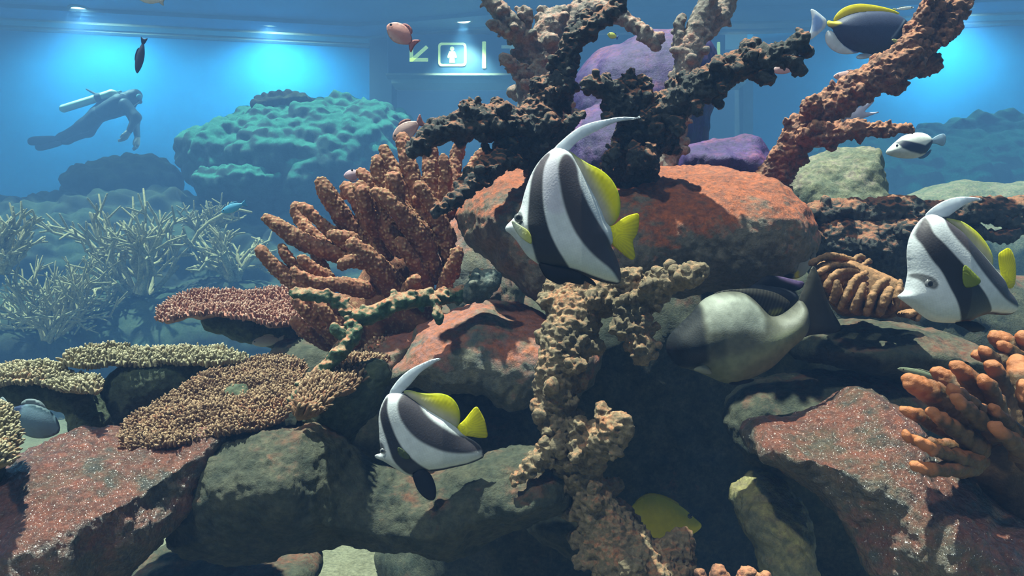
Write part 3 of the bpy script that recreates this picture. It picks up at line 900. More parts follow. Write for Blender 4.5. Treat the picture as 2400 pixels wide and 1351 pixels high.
coral('branching_coral', 'upright grey coral post to the right of the purple boulder', [
    ('trunk', [(1560, 400, 24), (1572, 345, 25), (1590, 285, 24), (1602, 215, 24), (1610, 160, 27), (1618, 112, 30)]),
    ('branch', [(1618, 118, 30), (1632, 75, 27), (1650, 35, 24), (1665, -20, 20)]),
    ('branch', [(1600, 130, 18), (1594, 95, 14), (1590, 60, 11), (1600, 40, 8)]),
    ('branch', [(1640, 80, 22, .02), (1680, 50, 22, .03), (1700, 20, 20, .04), (1708, -20, 16, .04)]),
], 1.66, M_DEADPALE, seed=6, vox=.003, knobs=1.0, klen=0.9, style=('gnarl', .005, .013))

coral('branching_coral', 'long rust-orange coral branch leaning across the upper right', [
    ('trunk', [(1800, 440, 34, .1), (1826, 395, 34, .08), (1858, 340, 34, .05), (1900, 290, 35, .02), (1955, 245, 36, 0), (2015, 205, 36, -.02), (2075, 165, 34, -.04), (2125, 130, 32, -.05)]),
    ('branch', [(2120, 130, 28, -.05), (2142, 90, 22, -.05), (2162, 45, 21, -.05), (2188, -5, 22, -.05), (2200, -40, 20, -.05)]),
    ('branch', [(2125, 130, 30, -.04), (2165, 100, 27, -.03), (2205, 65, 26, -.02), (2235, 25, 25, -.01), (2262, -30, 24, 0)]),
    ('branch', [(2215, 80, 14, -.02), (2232, 73, 10, -.02), (2246, 68, 6, -.02)]),
    ('branch', [(2140, 150, 30, .0), (2170, 150, 26, .0), (2182, 152, 20, 0)]),
    ('branch', [(2075, 185, 26, .0), (2100, 196, 20, .0), (2110, 198, 14, 0)]),
    ('branch', [(1895, 318, 26, 0), (1945, 318, 24, -.03), (2000, 304, 19, -.06), (2060, 303, 15, -.08), (2110, 303, 10, -.10), (2138, 303, 6, -.10)]),
    ('branch', [(1905, 260, 16, -.02), (1905, 245, 15, -.03), (1906, 238, 11, -.03)]),
], 1.58, M_RUST, seed=7, vox=.0021, knobs=1.2, klen=.6, style=('gnarl', .009, .010))

coral('branching_coral', 'tall cream knobbly coral trunk in front of the cave', [
    ('trunk', [(1570, 1480, 115, -.02), (1510, 1380, 98, -.02), (1462, 1310, 80, -.01), (1420, 1240, 56, 0), (1392, 1180, 46, 0), (1365, 1120, 40, 0), (1335, 1060, 44, 0), (1310, 1000, 40, 0)]),
    ('branch', [(1310, 1010, 40, 0), (1296, 950, 38, 0), (1300, 890, 44, 0), (1325, 820, 54, 0), (1342, 755, 58, .02), (1345, 700, 52, .05), (1350, 665, 44, .07)]),
    ('branch', [(1300, 1040, 26, -.02), (1262, 1075, 17, -.03), (1232, 1105, 12, -.04), (1208, 1132, 7, -.04)]),
    ('branch', [(1345, 1050, 38, -.01), (1395, 1036, 42, -.03), (1430, 1020, 42, -.05), (1450, 1000, 30, -.06)]),
    ('branch', [(1370, 690, 48, .04), (1430, 695, 42, .02), (1480, 700, 38, 0), (1525, 685, 30, -.02), (1575, 660, 27, -.03), (1620, 645, 22, -.05), (1645, 635, 14, -.05)]),
    ('branch', [(1470, 705, 36, 0), (1490, 750, 32, -.02), (1502, 795, 27, -.03), (1508, 835, 20, -.03)]),
    ('branch', [(1480, 690, 30, 0), (1478, 655, 26, -.01), (1482, 645, 18, -.01)]),
], 1.10, M_CREAM, seed=8, vox=.0017, knobs=2.4, klen=.8, style=('gnarl', .0075, .0095))

coral('branching_coral', 'thin green coral branch with orange crust crossing below the finger coral', [
    ('branch', [(686, 688, 9, -.02), (720, 688, 11, -.02), (760, 692, 11, -.01), (795, 706, 11, 0), (822, 735, 13, 0)]),
    ('trunk', [(822, 742, 15, 0), (850, 745, 19, 0), (885, 732, 18, 0), (925, 712, 18, 0), (970, 700, 18, .02), (1020, 702, 15, .04), (1065, 695, 15, .06), (1105, 682, 16, .08), (1145, 662, 22, .1)]),
    ('branch', [(826, 745, 14, 0), (832, 770, 13, -.01), (826, 790, 16, -.02), (800, 822, 17, -.03), (775, 850, 15, -.04), (745, 880, 13, -.05), (710, 910, 11, -.06), (685, 945, 8, -.06)]),
    ('branch', [(815, 790, 10, -.02), (795, 778, 10, -.03), (783, 768, 9, -.03)]),
    ('branch', [(1018, 700, 9, .02), (1026, 730, 8, .01), (1030, 756, 5, .01)]),
    ('branch', [(760, 895, 10, -.05), (735, 900, 9, -.07), (700, 898, 7, -.08)]),
], 1.20, M_GREEN, seed=9, vox=.002, knobs=1.2, klen=1.0, style=('gnarl', .003, .009))
coral('branching_coral', 'small blue-grey coral knob at the lower left of the large boulder', [
    ('trunk', [(1100, 690, 22), (1125, 672, 26), (1150, 655, 24)]),
    ('branch', [(1130, 660, 14), (1122, 645, 9), (1120, 640, 7)]),
    ('branch', [(1145, 672, 14), (1130, 695, 9), (1120, 705, 4)]),
], 1.27, reef_mat('blue_grey_coral', (0.07, 0.11, 0.115), (0.13, 0.17, 0.16), (0.18, 0.21, 0.18), (0.24, 0.22, 0.18), rough=0.7, bump=0.8, s1=40), seed=10, vox=.002, knobs=1.4, klen=1.0, style=('gnarl', .003, .008))

coral('branching_coral', 'tiny rust coral tips poking up at the bottom edge beside the cave', [
    ('trunk', [(1700, 1500, 40), (1700, 1430, 34), (1705, 1380, 24)]),
    ('branch', [(1700, 1400, 22), (1690, 1360, 16), (1682, 1340, 9)]),
    ('branch', [(1710, 1400, 22), (1745, 1362, 16), (1758, 1338, 9)]),
    ('branch', [(1690, 1420, 22), (1650, 1380, 16), (1640, 1346, 8)]),
    ('branch', [(1715, 1420, 22), (1780, 1380, 14), (1795, 1348, 8)]),
], 1.0, M_RUST, seed=15, vox=.002, knobs=1.2, klen=.7)
# right coral shelf
coral('branching_coral', 'dark bushy coral shelf left of the right striped fish', [
    ('trunk', [(1880, 560, 50, .05), (1950, 570, 58, 0), (2040, 575, 62, 0), (2120, 580, 60, 0), (2200, 600, 60, .02)]),
    ('branch', [(1890, 510, 24), (1930, 502, 30), (1985, 500, 34), (2040, 505, 32)]),
    ('branch', [(2030, 505, 30), (2090, 498, 36), (2150, 500, 32), (2200, 505, 30)]),
    ('branch', [(1895, 565, 18, -.05), (1915, 552, 12, -.07), (1898, 540, 9, -.07)]),
    ('branch', [(2120, 540, 24, -.04), (2170, 545, 22, -.05), (2220, 548, 20, -.05)]),
], 1.52, M_DEAD, seed=12, vox=.003, knobs=1.0, klen=.6, style=('gnarl', .008, .014))
coral('branching_coral', 'dark coral branch behind the banner of the right striped fish', [
    ('trunk', [(2150, 520, 34, .04), (2220, 505, 30, .02), (2290, 492, 28, 0), (2350, 495, 30, 0), (2420, 500, 32, 0), (2520, 510, 36, 0)]),
    ('branch', [(2330, 505, 18, 0), (2360, 515, 14, -.02), (2400, 530, 12, -.02)]),
    ('branch', [(2290, 540, 10, 0), (2330, 560, 14, 0), (2372, 548, 14, -.02), (2395, 545, 10, -.02)]),
], 1.60, M_DEAD, seed=13, vox=.003, knobs=.8, klen=.6, style=('gnarl', .007, .013))

# ------------------------------------------------------------------ finger corals
FG = [
    [(880, 600, 34, .02), (830, 545, 26), (790, 490, 24, -.02), (765, 450, 22, -.03), (752, 428, 15, -.03)],
    [(850, 610, 26), (770, 590, 22, -.02), (700, 565, 22, -.03), (655, 530, 18, -.04), (622, 512, 10, -.04)],
    [(760, 575, 20, 0), (720, 540, 17, 0), (700, 505, 16, .02), (695, 485, 11, .02)],
    [(810, 570, 20, -.02), (765, 535, 14, -.03), (725, 500, 13, -.04), (708, 484, 8, -.04)],
    [(900, 590, 28), (862, 520, 24, 0), (838, 465, 20, 0), (812, 440, 15, .01)],
    [(940, 580, 28, -.02), (895, 520, 24, -.03), (862, 470, 20, -.04), (842, 440, 18, -.04)],
    [(880, 460, 18, 0), (862, 425, 16, 0), (846, 405, 12, 0)],
    [(990, 560, 32, -.02), (945, 500, 26, -.03), (915, 455, 22, -.05), (886, 400, 18, -.05), (884, 376, 14, -.05)],
    [(960, 480, 22, 0), (935, 425, 20, 0), (910, 375, 15, .01), (898, 350, 10, .01)],
    [(930, 460, 20, -.07), (926, 430, 18, -.08), (920, 418, 16, -.08)],
    [(1000, 520, 26, 0), (975, 440, 22, 0), (955, 380, 20, 0), (944, 325, 17, .01)],
    [(1020, 520, 24, .02), (1012, 440, 22, .03), (1008, 370, 22, .04), (1005, 330, 17, .05)],
    [(1050, 500, 20, .04), (1060, 430, 18, .06), (1070, 370, 17, .08), (1078, 335, 12, .08)],
    [(1070, 470, 17, .05), (1092, 410, 15, .07), (1120, 370, 13, .08), (1140, 348, 9, .08)],
    [(1040, 470, 18, 0), (1046, 410, 15, -.01), (1040, 370, 11, -.01)],
    [(1050, 560, 24, -.02), (1020, 500, 22, -.04), (985, 440, 18, -.05)],
    [(1010, 640, 34, -.02), (985, 560, 28, -.05), (940, 500, 24, -.08), (905, 465, 20, -.09), (880, 452, 13, -.09)],
    [(1040, 690, 20, -.04), (1052, 640, 18, -.06), (1070, 605, 16, -.07), (1074, 588, 12, -.07)],
    [(1000, 680, 22, -.03), (975, 625, 18, -.07), (945, 580, 16, -.09), (936, 565, 12, -.09)],
    [(1060, 640, 22, 0), (1050, 580, 22, -.02), (1030, 545, 20, -.02)],
    [(930, 680, 34, -.04), (890, 630, 28, -.08), (850, 595, 23, -.10), (826, 572, 16, -.11)],
    [(850, 610, 18, -.10), (820, 610, 16, -.12), (800, 622, 12, -.12)],
    [(960, 700, 26, -.05), (965, 670, 20, -.10), (975, 655, 14, -.12)],
    [(780, 720, 32, -.02), (715, 680, 24, -.04), (660, 640, 20, -.05), (628, 608, 15, -.06), (612, 588, 13, -.06)],
    [(730, 670, 18, -.03), (690, 625, 14, -.04), (668, 595, 12, -.05), (660, 578, 8, -.05)],
    [(860, 680, 24, -.05), (790, 665, 18, -.08), (735, 665, 16, -.10), (695, 645, 13, -.11), (688, 632, 9, -.11)],
    [(770, 650, 16, -.05), (735, 632, 14, -.07), (708, 608, 13, -.08)],
    [(760, 630, 14, -.01), (744, 605, 12, -.01), (736, 584, 10, -.01)],
    [(800, 790, 32, -.04), (745, 750, 22, -.07), (705, 720, 15, -.09), (692, 700, 10, -.09)],
    [(820, 800, 26, -.06), (775, 745, 18, -.10), (745, 715, 14, -.11)],
    [(770, 800, 26, -.02), (720, 780, 20, -.04), (692, 755, 14, -.05)],
    [(830, 560, 16, -.08), (800, 555, 14, -.10), (776, 550, 11, -.10)],
    [(880, 540, 18, -.03), (858, 490, 18, -.06), (848, 450, 17, -.07)],
]
rng = np.random.RandomState(20)
fing = empty('finger_coral', P(880, 815, 1.5), 'large orange-brown finger coral fanning out left of the large boulder', 'coral')
fb = Field()
for a, b, ra, rb in (((880, 830), (880, 740), 110, 95), ((880, 740), (930, 640), 105, 80), ((930, 640), (990, 560), 85, 50), ((880, 740), (800, 740), 90, 60), ((950, 760), (1010, 750), 60, 40), ((990, 560), (1040, 500), 50, 30)):
    k = 1.5 / F
    fb.cone(P(*a, 1.55), P(*b, 1.55), ra * k * .8, rb * k * .8, .03)
v, q = fb.mesh(.004)
v, tip = bumps(v, q, .0016, .0055, 3)
link('base', v, [q], M_FINGER, fing, attrs={'tip': tip})
for i, pts in enumerate(FG):
    fl_ = Field()
    branch_mesh(fl_, [(p[0], p[1], p[2] * .86) + tuple(p[3:]) for p in pts], 1.46, rng, 0.15, .5)
    v, q = fl_.mesh(.0022)
    v, tip = bumps(v, q, .0030, .0062, i + 20)
    link('finger', v, [q], M_FINGER, fing, attrs={'tip': tip})

M_FINGER2 = reef_mat('bright_orange_finger_coral', (0.085, 0.048, 0.02), (0.15, 0.08, 0.03), (0.30, 0.10, 0.04), (0.20, 0.095, 0.04), cover=0.40, up=1.2, patch=10, tip=(0.50, 0.165, 0.055), rough=0.5, spec=0.5, bump=0.5, bscale=260, s1=30)
FG2 = [
    [(2300, 1030, 50, .02), (2250, 975, 40, -.02), (2190, 925, 34, -.05), (2140, 900, 24, -.06), (2128, 888, 12, -.06)],
    [(2320, 1010, 46), (2280, 945, 32, 0), (2225, 895, 28, .02), (2195, 872, 16, .02)],
    [(2330, 1000, 40, -.03), (2300, 930, 30, -.04), (2265, 880, 24, -.05), (2238, 856, 15, -.05)],
    [(2310, 980, 24, -.08), (2260, 935, 16, -.10), (2228, 910, 12, -.11)],
    [(2300, 990, 22, -.10), (2265, 955, 15, -.12), (2238, 932, 12, -.12)],
    [(2290, 1050, 30, -.08), (2245, 1010, 20, -.10), (2200, 980, 15, -.11), (2178, 962, 10, -.11)],
    [(2260, 1030, 24, -.04), (2180, 990, 17, -.07), (2140, 970, 15, -.08), (2118, 962, 9, -.08)],
    [(2290, 1080, 28, -.08), (2230, 1070, 18, -.11), (2180, 1050, 15, -.13), (2152, 1034, 11, -.13)],
    [(2280, 1095, 24, -.08), (2230, 1100, 18, -.11), (2170, 1100, 16, -.13), (2140, 1092, 9, -.13)],
    [(2270, 1060, 26, -.06), (2200, 1045, 18, -.08), (2130, 1030, 12, -.09), (2122, 1015, 8, -.09)],
    [(2370, 1000, 44, 0), (2350, 920, 30, 0), (2335, 870, 22, -.01), (2322, 855, 14, -.01)],
    [(2350, 1000, 26, -.05), (2330, 930, 20, -.06), (2310, 900, 15, -.07), (2302, 884, 10, -.07)],
    [(2380, 1020, 26, -.08), (2345, 980, 17, -.10), (2325, 955, 12, -.11)],
    [(2420, 1000, 50, 0), (2400, 900, 38, 0), (2385, 850, 26, .02)],
    [(2410, 900, 34, .06), (2360, 850, 20, .06), (2310, 838, 14, .06), (2284, 832, 8, .06)],
    [(2420, 880, 40, .10), (2385, 830, 30, .10), (2350, 800, 26, .10), (2330, 790, 16, .10)],
    [(2400, 850, 22, .08), (2365, 820, 15, .06), (2345, 808, 11, .06)],
    [(2440, 850, 30, .08), (2410, 800, 22, .08), (2395, 790, 14, .08)],
    [(2330, 860, 20, .06), (2315, 830, 12, .05), (2302, 818, 7, .05)],
    [(2420, 1080, 40, -.08), (2380, 1040, 22, -.12), (2340, 1010, 14, -.13), (2325, 1000, 9, -.13)],
    [(2440, 990, 30, -.10), (2405, 930, 20, -.12), (2398, 900, 13, -.12)],
]
fing2 = empty('finger_coral', P(2380, 1170, 1.0), 'orange stubby finger coral on the red rock at the right edge', 'coral')
fb = Field()
for a, b, ra, rb in (((2400, 1180), (2350, 1060), 90, 85), ((2350, 1060), (2400, 950), 85, 60), ((2350, 1060), (2480, 1020), 85, 80), ((2330, 1100), (2260, 1080), 55, 35)):
    k = 1.0 / F
    fb.cone(P(*a, 1.02), P(*b, 1.02), ra * k * .85, rb * k * .85, .025)
v, q = fb.mesh(.003)
v, tip = bumps(v, q, .0008, .006, 3)
link('base', v, [q], M_FINGER2, fing2, attrs={'tip': tip * 0})
for i, pts in enumerate(FG2):
    fl_ = Field()
    branch_mesh(fl_, [(p[0], p[1], p[2] * (.86 - .16 * k_ / len(pts))) + tuple(p[3:]) for k_, p in enumerate(pts)], 1.0, rng, 0.35, .35)
    v, q = fl_.mesh(.002)
    v, tip = bumps(v, q, .0018, .009, i + 60)
    dd_ = [p[3] if len(p) > 3 else 0.0 for p in pts]
    pa, pb = P(pts[0][0], pts[0][1], 1.0 + dd_[0]), P(pts[-1][0], pts[-1][1], 1.0 + dd_[-1])
    ax_ = (pb - pa) / ((pb - pa) @ (pb - pa))
    tip = smooth01((v - pa) @ ax_ + fbm(v, .01, 2, 5) * .1, .62, 1.0)
    link('finger', v, [q], M_FINGER2, fing2, attrs={'tip': tip})

# ridged brown coral: a bowl with upright fins
M_RIDGE = reef_mat('ridged_brown_coral', (0.20, 0.105, 0.045), (0.28, 0.15, 0.07), (0.42, 0.20, 0.09), (0.34, 0.16, 0.07), cover=0.42, up=1.0, patch=10, rough=0.65, spec=0.35, bump=0.5, bscale=240, s1=30)
rr = empty('ridged_coral', P(2040, 760, 1.2), 'brown ridged coral bowl between the grey fish tail and right striped fish', 'coral')
fb = Field()
k = 1.2 / F
for a, b, ra, rb in (((1930, 640), (1990, 700), 40, 55), ((1990, 700), (2070, 710), 55, 50), ((2070, 710), (2130, 715), 50, 30), ((1990, 640), (2080, 680), 45, 45)):
    fb.cone(P(*a, 1.26), P(*b, 1.24), ra * k * .72, rb * k * .72, .02)
v, q = fb.mesh(.003)
v, tip = bumps(v, q, .001, .006, 3)
link('bowl', v, [q], M_RIDGE, rr, attrs={'tip': tip})
for i, (pts) in enumerate([
    [(1902, 618, 12, .02), (1930, 602, 13, .03), (1965, 600, 13, .05), (2000, 612, 12, .06)],
    [(1918, 640, 11, -.01), (1950, 622, 12, .01), (1990, 624, 12, .03), (2010, 634, 10, .04)],
    [(1936, 672, 12, -.02), (1955, 642, 12, -.02), (1985, 634, 12, 0), (2010, 640, 10, .02)],
    [(1952, 705, 14, -.04), (1960, 680, 14, -.05), (1962, 662, 11, -.05)],
    [(1968, 722, 12, -.04), (1984, 690, 12, -.05), (2000, 655, 12, -.03), (2030, 640, 10, 0)],
    [(1998, 726, 13, -.05), (2012, 695, 13, -.06), (2024, 668, 12, -.05)],
    [(2030, 736, 13, -.05), (2040, 705, 14, -.06), (2055, 668, 14, -.05), (2080, 655, 11, -.02)],
    [(2062, 735, 14, -.05), (2070, 705, 16, -.06), (2085, 680, 16, -.05)],
    [(2095, 722, 14, -.03), (2105, 690, 14, -.04), (2110, 660, 10, -.02)],
    [(1998, 612, 9, .06), (2014, 600, 9, .07), (2026, 605, 8, .08)],
    [(2020, 625, 8, .05), (2036, 610, 7, .06), (2040, 615, 6, .07)],
    [(2130, 740, 12, -.02), (2160, 725, 9, -.02), (2150, 750, 8, -.02)],
]):
    fl_ = Field()
    for sft in (0.0, 0.13, 0.26, 0.4, 0.55, 0.7):
        branch_mesh(fl_, [(x + (2035 - x) * sft * .35, y + (735 - y) * sft, r * .55, dd + .05 * sft) for x, y, r, dd in pts], 1.2, rng, 0.0, k=.003)
    v, q = fl_.mesh(.0016)
    v, tip = bumps(v, q, .0012, .004, i + 90)
    link('ridge', v, [q], M_RIDGE, rr, attrs={'tip': tip})

# ------------------------------------------------------------------ table corals
def mesh2d(outline, spacing):
    b = resample(outline, spacing)
    lo, hi = b.min(0), b.max(0)
    s = spacing
    xs = np.arange(lo[0], hi[0] + s, s)
    ys = np.arange(lo[1], hi[1] + s, s * .866)
    g = np.array([(x + (s * .5 if j % 2 else 0), y) for j, y in enumerate(ys) for x in xs])
    g = g[poly_sd(g, b) > s * .55]
    allp = np.concatenate([b, g]) if len(g) else b
    nb = len(b)
    ed = [(i, (i + 1) % nb) for i in range(nb)]
    r = geometry.delaunay_2d_cdt([Vector(p) for p in allp], ed, [], 1, 1e-6)
    p = np.array([(x[0], x[1]) for x in r[0]])
    t = np.array(r[2], np.int64)
    a, b_, c = p[t[:, 0]], p[t[:, 1]], p[t[:, 2]]
    ar = (b_[:, 0] - a[:, 0]) * (c[:, 1] - a[:, 1]) - (b_[:, 1] - a[:, 1]) * (c[:, 0] - a[:, 0])
    t[ar < 0] = t[ar < 0][:, ::-1]
    h = np.maximum(poly_sd(p, b), 0)
    h[h < spacing * .05] = 0
    return p, t, h

def lap(t, vals, pin, it):
    n = len(vals)
    e = np.concatenate([t[:, [0, 1]], t[:, [1, 2]], t[:, [2, 0]]])
    deg = np.bincount(e[:, 0], minlength=n) + np.bincount(e[:, 1], minlength=n)
    for _ in range(it):
        s = np.bincount(e[:, 0], vals[e[:, 1]], n) + np.bincount(e[:, 1], vals[e[:, 0]], n)
        nv = s / np.maximum(deg, 1)
        vals = np.where(pin, vals, nv)
    return vals

M_TAN = reef_mat('tan_table_coral', (0.15, 0.085, 0.05), (0.24, 0.14, 0.08), (0.36, 0.125, 0.065), (0.24, 0.17, 0.10), cover=0.45, up=0.5, patch=8, tip=(0.56, 0.38, 0.23), rough=0.7, spec=0.3, bump=0.6, bscale=300, s1=40)
M_CREAMT = reef_mat('cream_table_coral', (0.20, 0.18, 0.11), (0.32, 0.28, 0.17), (0.36, 0.32, 0.20), (0.42, 0.18, 0.09), cover=0.45, up=0.4, patch=10, tip=(0.66, 0.58, 0.38), rough=0.7, spec=0.3, bump=0.6, bscale=300, s1=40)
M_PINKT = reef_mat('pink_table_coral', (0.28, 0.12, 0.085), (0.38, 0.18, 0.13), (0.48, 0.17, 0.12), (0.38, 0.22, 0.16), cover=0.45, up=0.4, patch=10, tip=(0.66, 0.44, 0.34), rough=0.7, spec=0.3, bump=0.6, bscale=300, s1=40)
M_UNDER = reef_mat('dark_green_underside', (0.055, 0.075, 0.05), (0.10, 0.12, 0.075), (0.13, 0.14, 0.08), (0.08, 0.10, 0.07), cover=0.45, up=0.2, patch=14, rough=0.8, spec=0.25, bump=0.9, bscale=160, s1=30)

def plate_coral(label, outline, d0, gx, gy, th, mat, stems, nubs, nl, nr, seed, under=M_UNDER, bowl=0.0, foot=None, rim=1.0):
    """outline in the picture; the plate's plane recedes by gx, gy metres per pixel to the right / upward"""
    rng = np.random.RandomState(seed)
    o = np.asarray(outline, float)
    cx, cy = o[:, 0].mean(), o[:, 1].mean()
    D = lambda x, y: d0 + gx * (x - cx) - gy * (y - cy)
    k = d0 / F
    p, t, h = mesh2d(chaikin(o, 2), 3.6)
    jit = fbm(np.c_[p * k, np.zeros(len(p))], 0.03, 3, seed) * 3
    p = p + np.c_[jit, jit * .5]
    d = D(p[:, 0], p[:, 1])
    w3 = np.stack([(p[:, 0] - 1200) / F * d, d, CZ + (675.5 - p[:, 1]) / F * d], 1)
    # plane normal, pointing up
    A, B, C = P(cx, cy, D(cx, cy)), P(cx + 50, cy, D(cx + 50, cy)), P(cx, cy - 50, D(cx, cy - 50))
    Nn = np.cross(B - A, C - A); Nn /= np.linalg.norm(Nn)
    if Nn[2] < 0: Nn = -Nn
    R = th / k * 1.2
    prof = np.sqrt(1 - (1 - np.minimum(h / R, 1)) ** 2) * th * .5
    wav = fbm(w3, 0.10, 3, seed) * 0.018 - bowl * np.minimum(h * k, 0.15)
    top = w3 + Nn * (prof + wav + fbm(w3, .012, 3, seed) * .004 * (h > 0))[:, None]
    bot = w3 + Nn * (-prof * 1.2 + wav + fbm(w3, .02, 3, seed + 2) * .005 * (h > 0))[:, None]
    root = empty('table_coral', np.array(stems[-1][0]) if foot is None else foot, label, 'coral')
    n = len(p)
    sgn = np.cross(top[t[0, 1]] - top[t[0, 0]], top[t[0, 2]] - top[t[0, 0]]) @ Nn
    tt = t if sgn > 0 else t[:, ::-1]
    link('plate', np.concatenate([top, bot - Nn * 0.0005]), [np.concatenate([tt, tt[:, ::-1] + n])], mat, root, attrs={'tip': np.zeros(2 * n)})
    # branchlets
    tn = np.zeros_like(top)
    fn = np.cross(top[tt[:, 1]] - top[tt[:, 0]], top[tt[:, 2]] - top[tt[:, 0]])
    for c in range(3): np.add.at(tn, tt[:, c], fn)
    tn /= np.linalg.norm(tn, axis=1, keepdims=True) + 1e-12
    edge = np.exp(-h / 14.0)
    pr = 1 + edge * rim
    ids = rng.choice(n, min(nubs, n), replace=False, p=pr / pr.sum())
    mb = MB()
    ns = 7
    th_ = np.linspace(0, 2 * math.pi, ns + 1)[:-1]
    lev = ((-.25, 1.0), (.35, .95), (.75, .9), (.95, .55))
    for i in ids:
        nd = tn[i] * .8 + np.array((0, 0, .5)) + rng.normal(0, .28, 3)
        nd /= np.linalg.norm(nd)
        u = np.cross(nd, (0.31, .9, .2)); u /= np.linalg.norm(u)
        w_ = np.cross(nd, u)
        L = nl * rng.uniform(.6, 1.25); r = nr * rng.uniform(.75, 1.25)
        base = top[i] + rng.normal(0, .0012, 3)
        ring = np.cos(th_)[:, None] * u + np.sin(th_)[:, None] * w_
        vs = [base + nd * L * z + ring * r * f * rng.uniform(.85, 1.15, (ns, 1)) for z, f in lev] + [(base + nd * L * 1.05)[None]]
        a = np.arange(ns); b = (a + 1) % ns
        qq = np.concatenate([np.stack([a + ns * z, b + ns * z, b + ns * (z + 1), a + ns * (z + 1)], 1) for z in range(3)])
        t3 = np.stack([a + 3 * ns, b + 3 * ns, np.full(ns, 4 * ns)], 1)
        tip = np.concatenate([np.full(ns, x) for x in (0, .15, .7, 1)] + [[1.0]]) * rng.uniform(.35, 1.0)
        mb.add(np.concatenate(vs), qq, t3, tip)
    b_ = mb.build('branchlets', mat, root)
    b_['kind'] = 'stuff'
    fl_ = Field()
    for (a, ra), (b, rb) in zip(stems[:-1], stems[1:]):
        fl_.cone(a, b, ra, rb, .03)
    v, q = fl_.mesh(.003)
    v, tip = gnarl(v, q, .004, .014, seed)
    link('stem', v, [q], under, root, attrs={'tip': tip * 0})
    return root
def st(px, py, d, rpx):
    return (P(px, py, d), rpx * d / F)

plate_coral('pink table coral jutting left from behind the finger coral',
            [(362, 742), (372, 722), (420, 702), (500, 692), (580, 690), (660, 682), (740, 690), (780, 720), (720, 752), (640, 765), (560, 752), (470, 745), (400, 752)],
            1.72, 0.0001, 0.0042, 0.022, M_PINKT, [st(500, 752, 1.70, 26), st(580, 762, 1.72, 34), st(660, 772, 1.76, 40), st(690, 800, 1.78, 36), st(740, 860, 1.74, 60)], 1600, .011, .0026, 1, rim=2)
plate_coral('cream-edged table coral at left above the glistening red rock',
            [(138, 856), (160, 842), (210, 828), (300, 822), (380, 820), (450, 824), (530, 828), (590, 840), (560, 852), (480, 856), (400, 850), (320, 848), (240, 850), (180, 856)],
            1.36, 0.0001, 0.0042, 0.018, M_CREAMT, [st(470, 872, 1.37, 34), st(390, 890, 1.36, 42), st(320, 905, 1.36, 50), st(275, 950, 1.36, 48), st(255, 1010, 1.34, 52), st(240, 1070, 1.32, 60)], 1500, .010, .0024, 2, rim=3)
plate_coral('lower cream table coral cut off by the left edge',
            [(-60, 880), (0, 868), (60, 862), (110, 862), (150, 880), (215, 882), (238, 905), (228, 930), (170, 912), (120, 898), (60, 896), (0, 898), (-60, 905)],
            1.26, 0.0, 0.004, 0.018, M_CREAMT, [st(-40, 905, 1.28, 24), st(60, 915, 1.28, 30), st(140, 920, 1.29, 30), st(200, 950, 1.29, 28), st(210, 1000, 1.28, 34), st(215, 1045, 1.27, 40)], 1200, .009, .0023, 3, rim=3)
plate_coral('broad tan table coral tilted towards the viewer left of centre',
            [(268, 1030), (285, 1000), (340, 960), (400, 928), (460, 900), (520, 868), (580, 848), (640, 836), (695, 838), (720, 870), (700, 930), (690, 970), (640, 1000), (560, 1012), (480, 1022), (400, 1040), (320, 1046)],
            1.22, -0.0001, 0.0016, 0.020, M_TAN, [st(560, 960, 1.25, 60), st(600, 1010, 1.29, 55), st(620, 1060, 1.30, 60)], 4600, .0080, .0020, 4, rim=.6)
plate_coral('tan table coral with green underside left of the lower striped fish',
            [(690, 960), (710, 920), (745, 885), (800, 850), (860, 822), (915, 800), (932, 812), (930, 838), (880, 870), (830, 905), (770, 945), (720, 975), (690, 985)],
            1.17, 0.0005, 0.0030, 0.020, M_TAN, [st(880, 880, 1.21, 36), st(820, 930, 1.22, 60), st(770, 985, 1.23, 60), st(760, 1030, 1.24, 60)], 1300, .011, .0023, 5, rim=1.5)
plate_coral('small nubbly coral tip entering at the left edge',
            [(-60, 950), (0, 945), (30, 975), (42, 1010), (40, 1050), (20, 1085), (-20, 1110), (-80, 1090), (-90, 1000)],
            0.98, 0.0004, 0.0010, 0.03, M_CREAMT, [st(-30, 1040, 1.0, 40), st(-50, 1120, 1.02, 50)], 800, .009, .0021, 6, rim=1.5)

# ------------------------------------------------------------------ fish
def inflate(name, outline, d, T, R, mat, parent, color, spacing=3.0, curve=2, bend=None, smooth_it=14, power=.5, center=0.0, ray=None):
    """solid made from a side outline: rounded over R pixels to half thickness T; color(px, py, h) paints the skin pattern"""
    p, t, h = mesh2d(chaikin(outline, curve) if curve else outline, spacing)
    R = min(R, h.max())
    th = T * np.maximum(1 - (1 - np.minimum(h / R, 1)) ** 2, 0) ** power
    pin = h <= 0
    th = lap(t, th, pin, smooth_it)
    y = np.full(len(p), d + center)
    if bend is not None: y = y + bend(p[:, 0], p[:, 1])
    if ray is not None: th = th * (1 + ray(p[:, 0], p[:, 1]))
    k = d / F
    fx, fz = (p[:, 0] - 1200) * k, CZ + (675.5 - p[:, 1]) * k
    v = np.concatenate([np.stack([fx, y - th, fz], 1), np.stack([fx, y + th, fz], 1)])
    n = len(p)
    cf = color(p[:, 0], p[:, 1], h)
    # weld the rim
    remap = np.arange(2 * n)
    remap[n:][pin] = np.arange(n)[pin]
    back = remap[t[:, ::-1] + n][~pin[t].all(1)]
    # image y runs down: flip so that the near side faces the camera
    o = link(name, v, [np.concatenate([t, back])], mat, parent, attrs={'pattern': np.concatenate([cf, cf])})
    return o

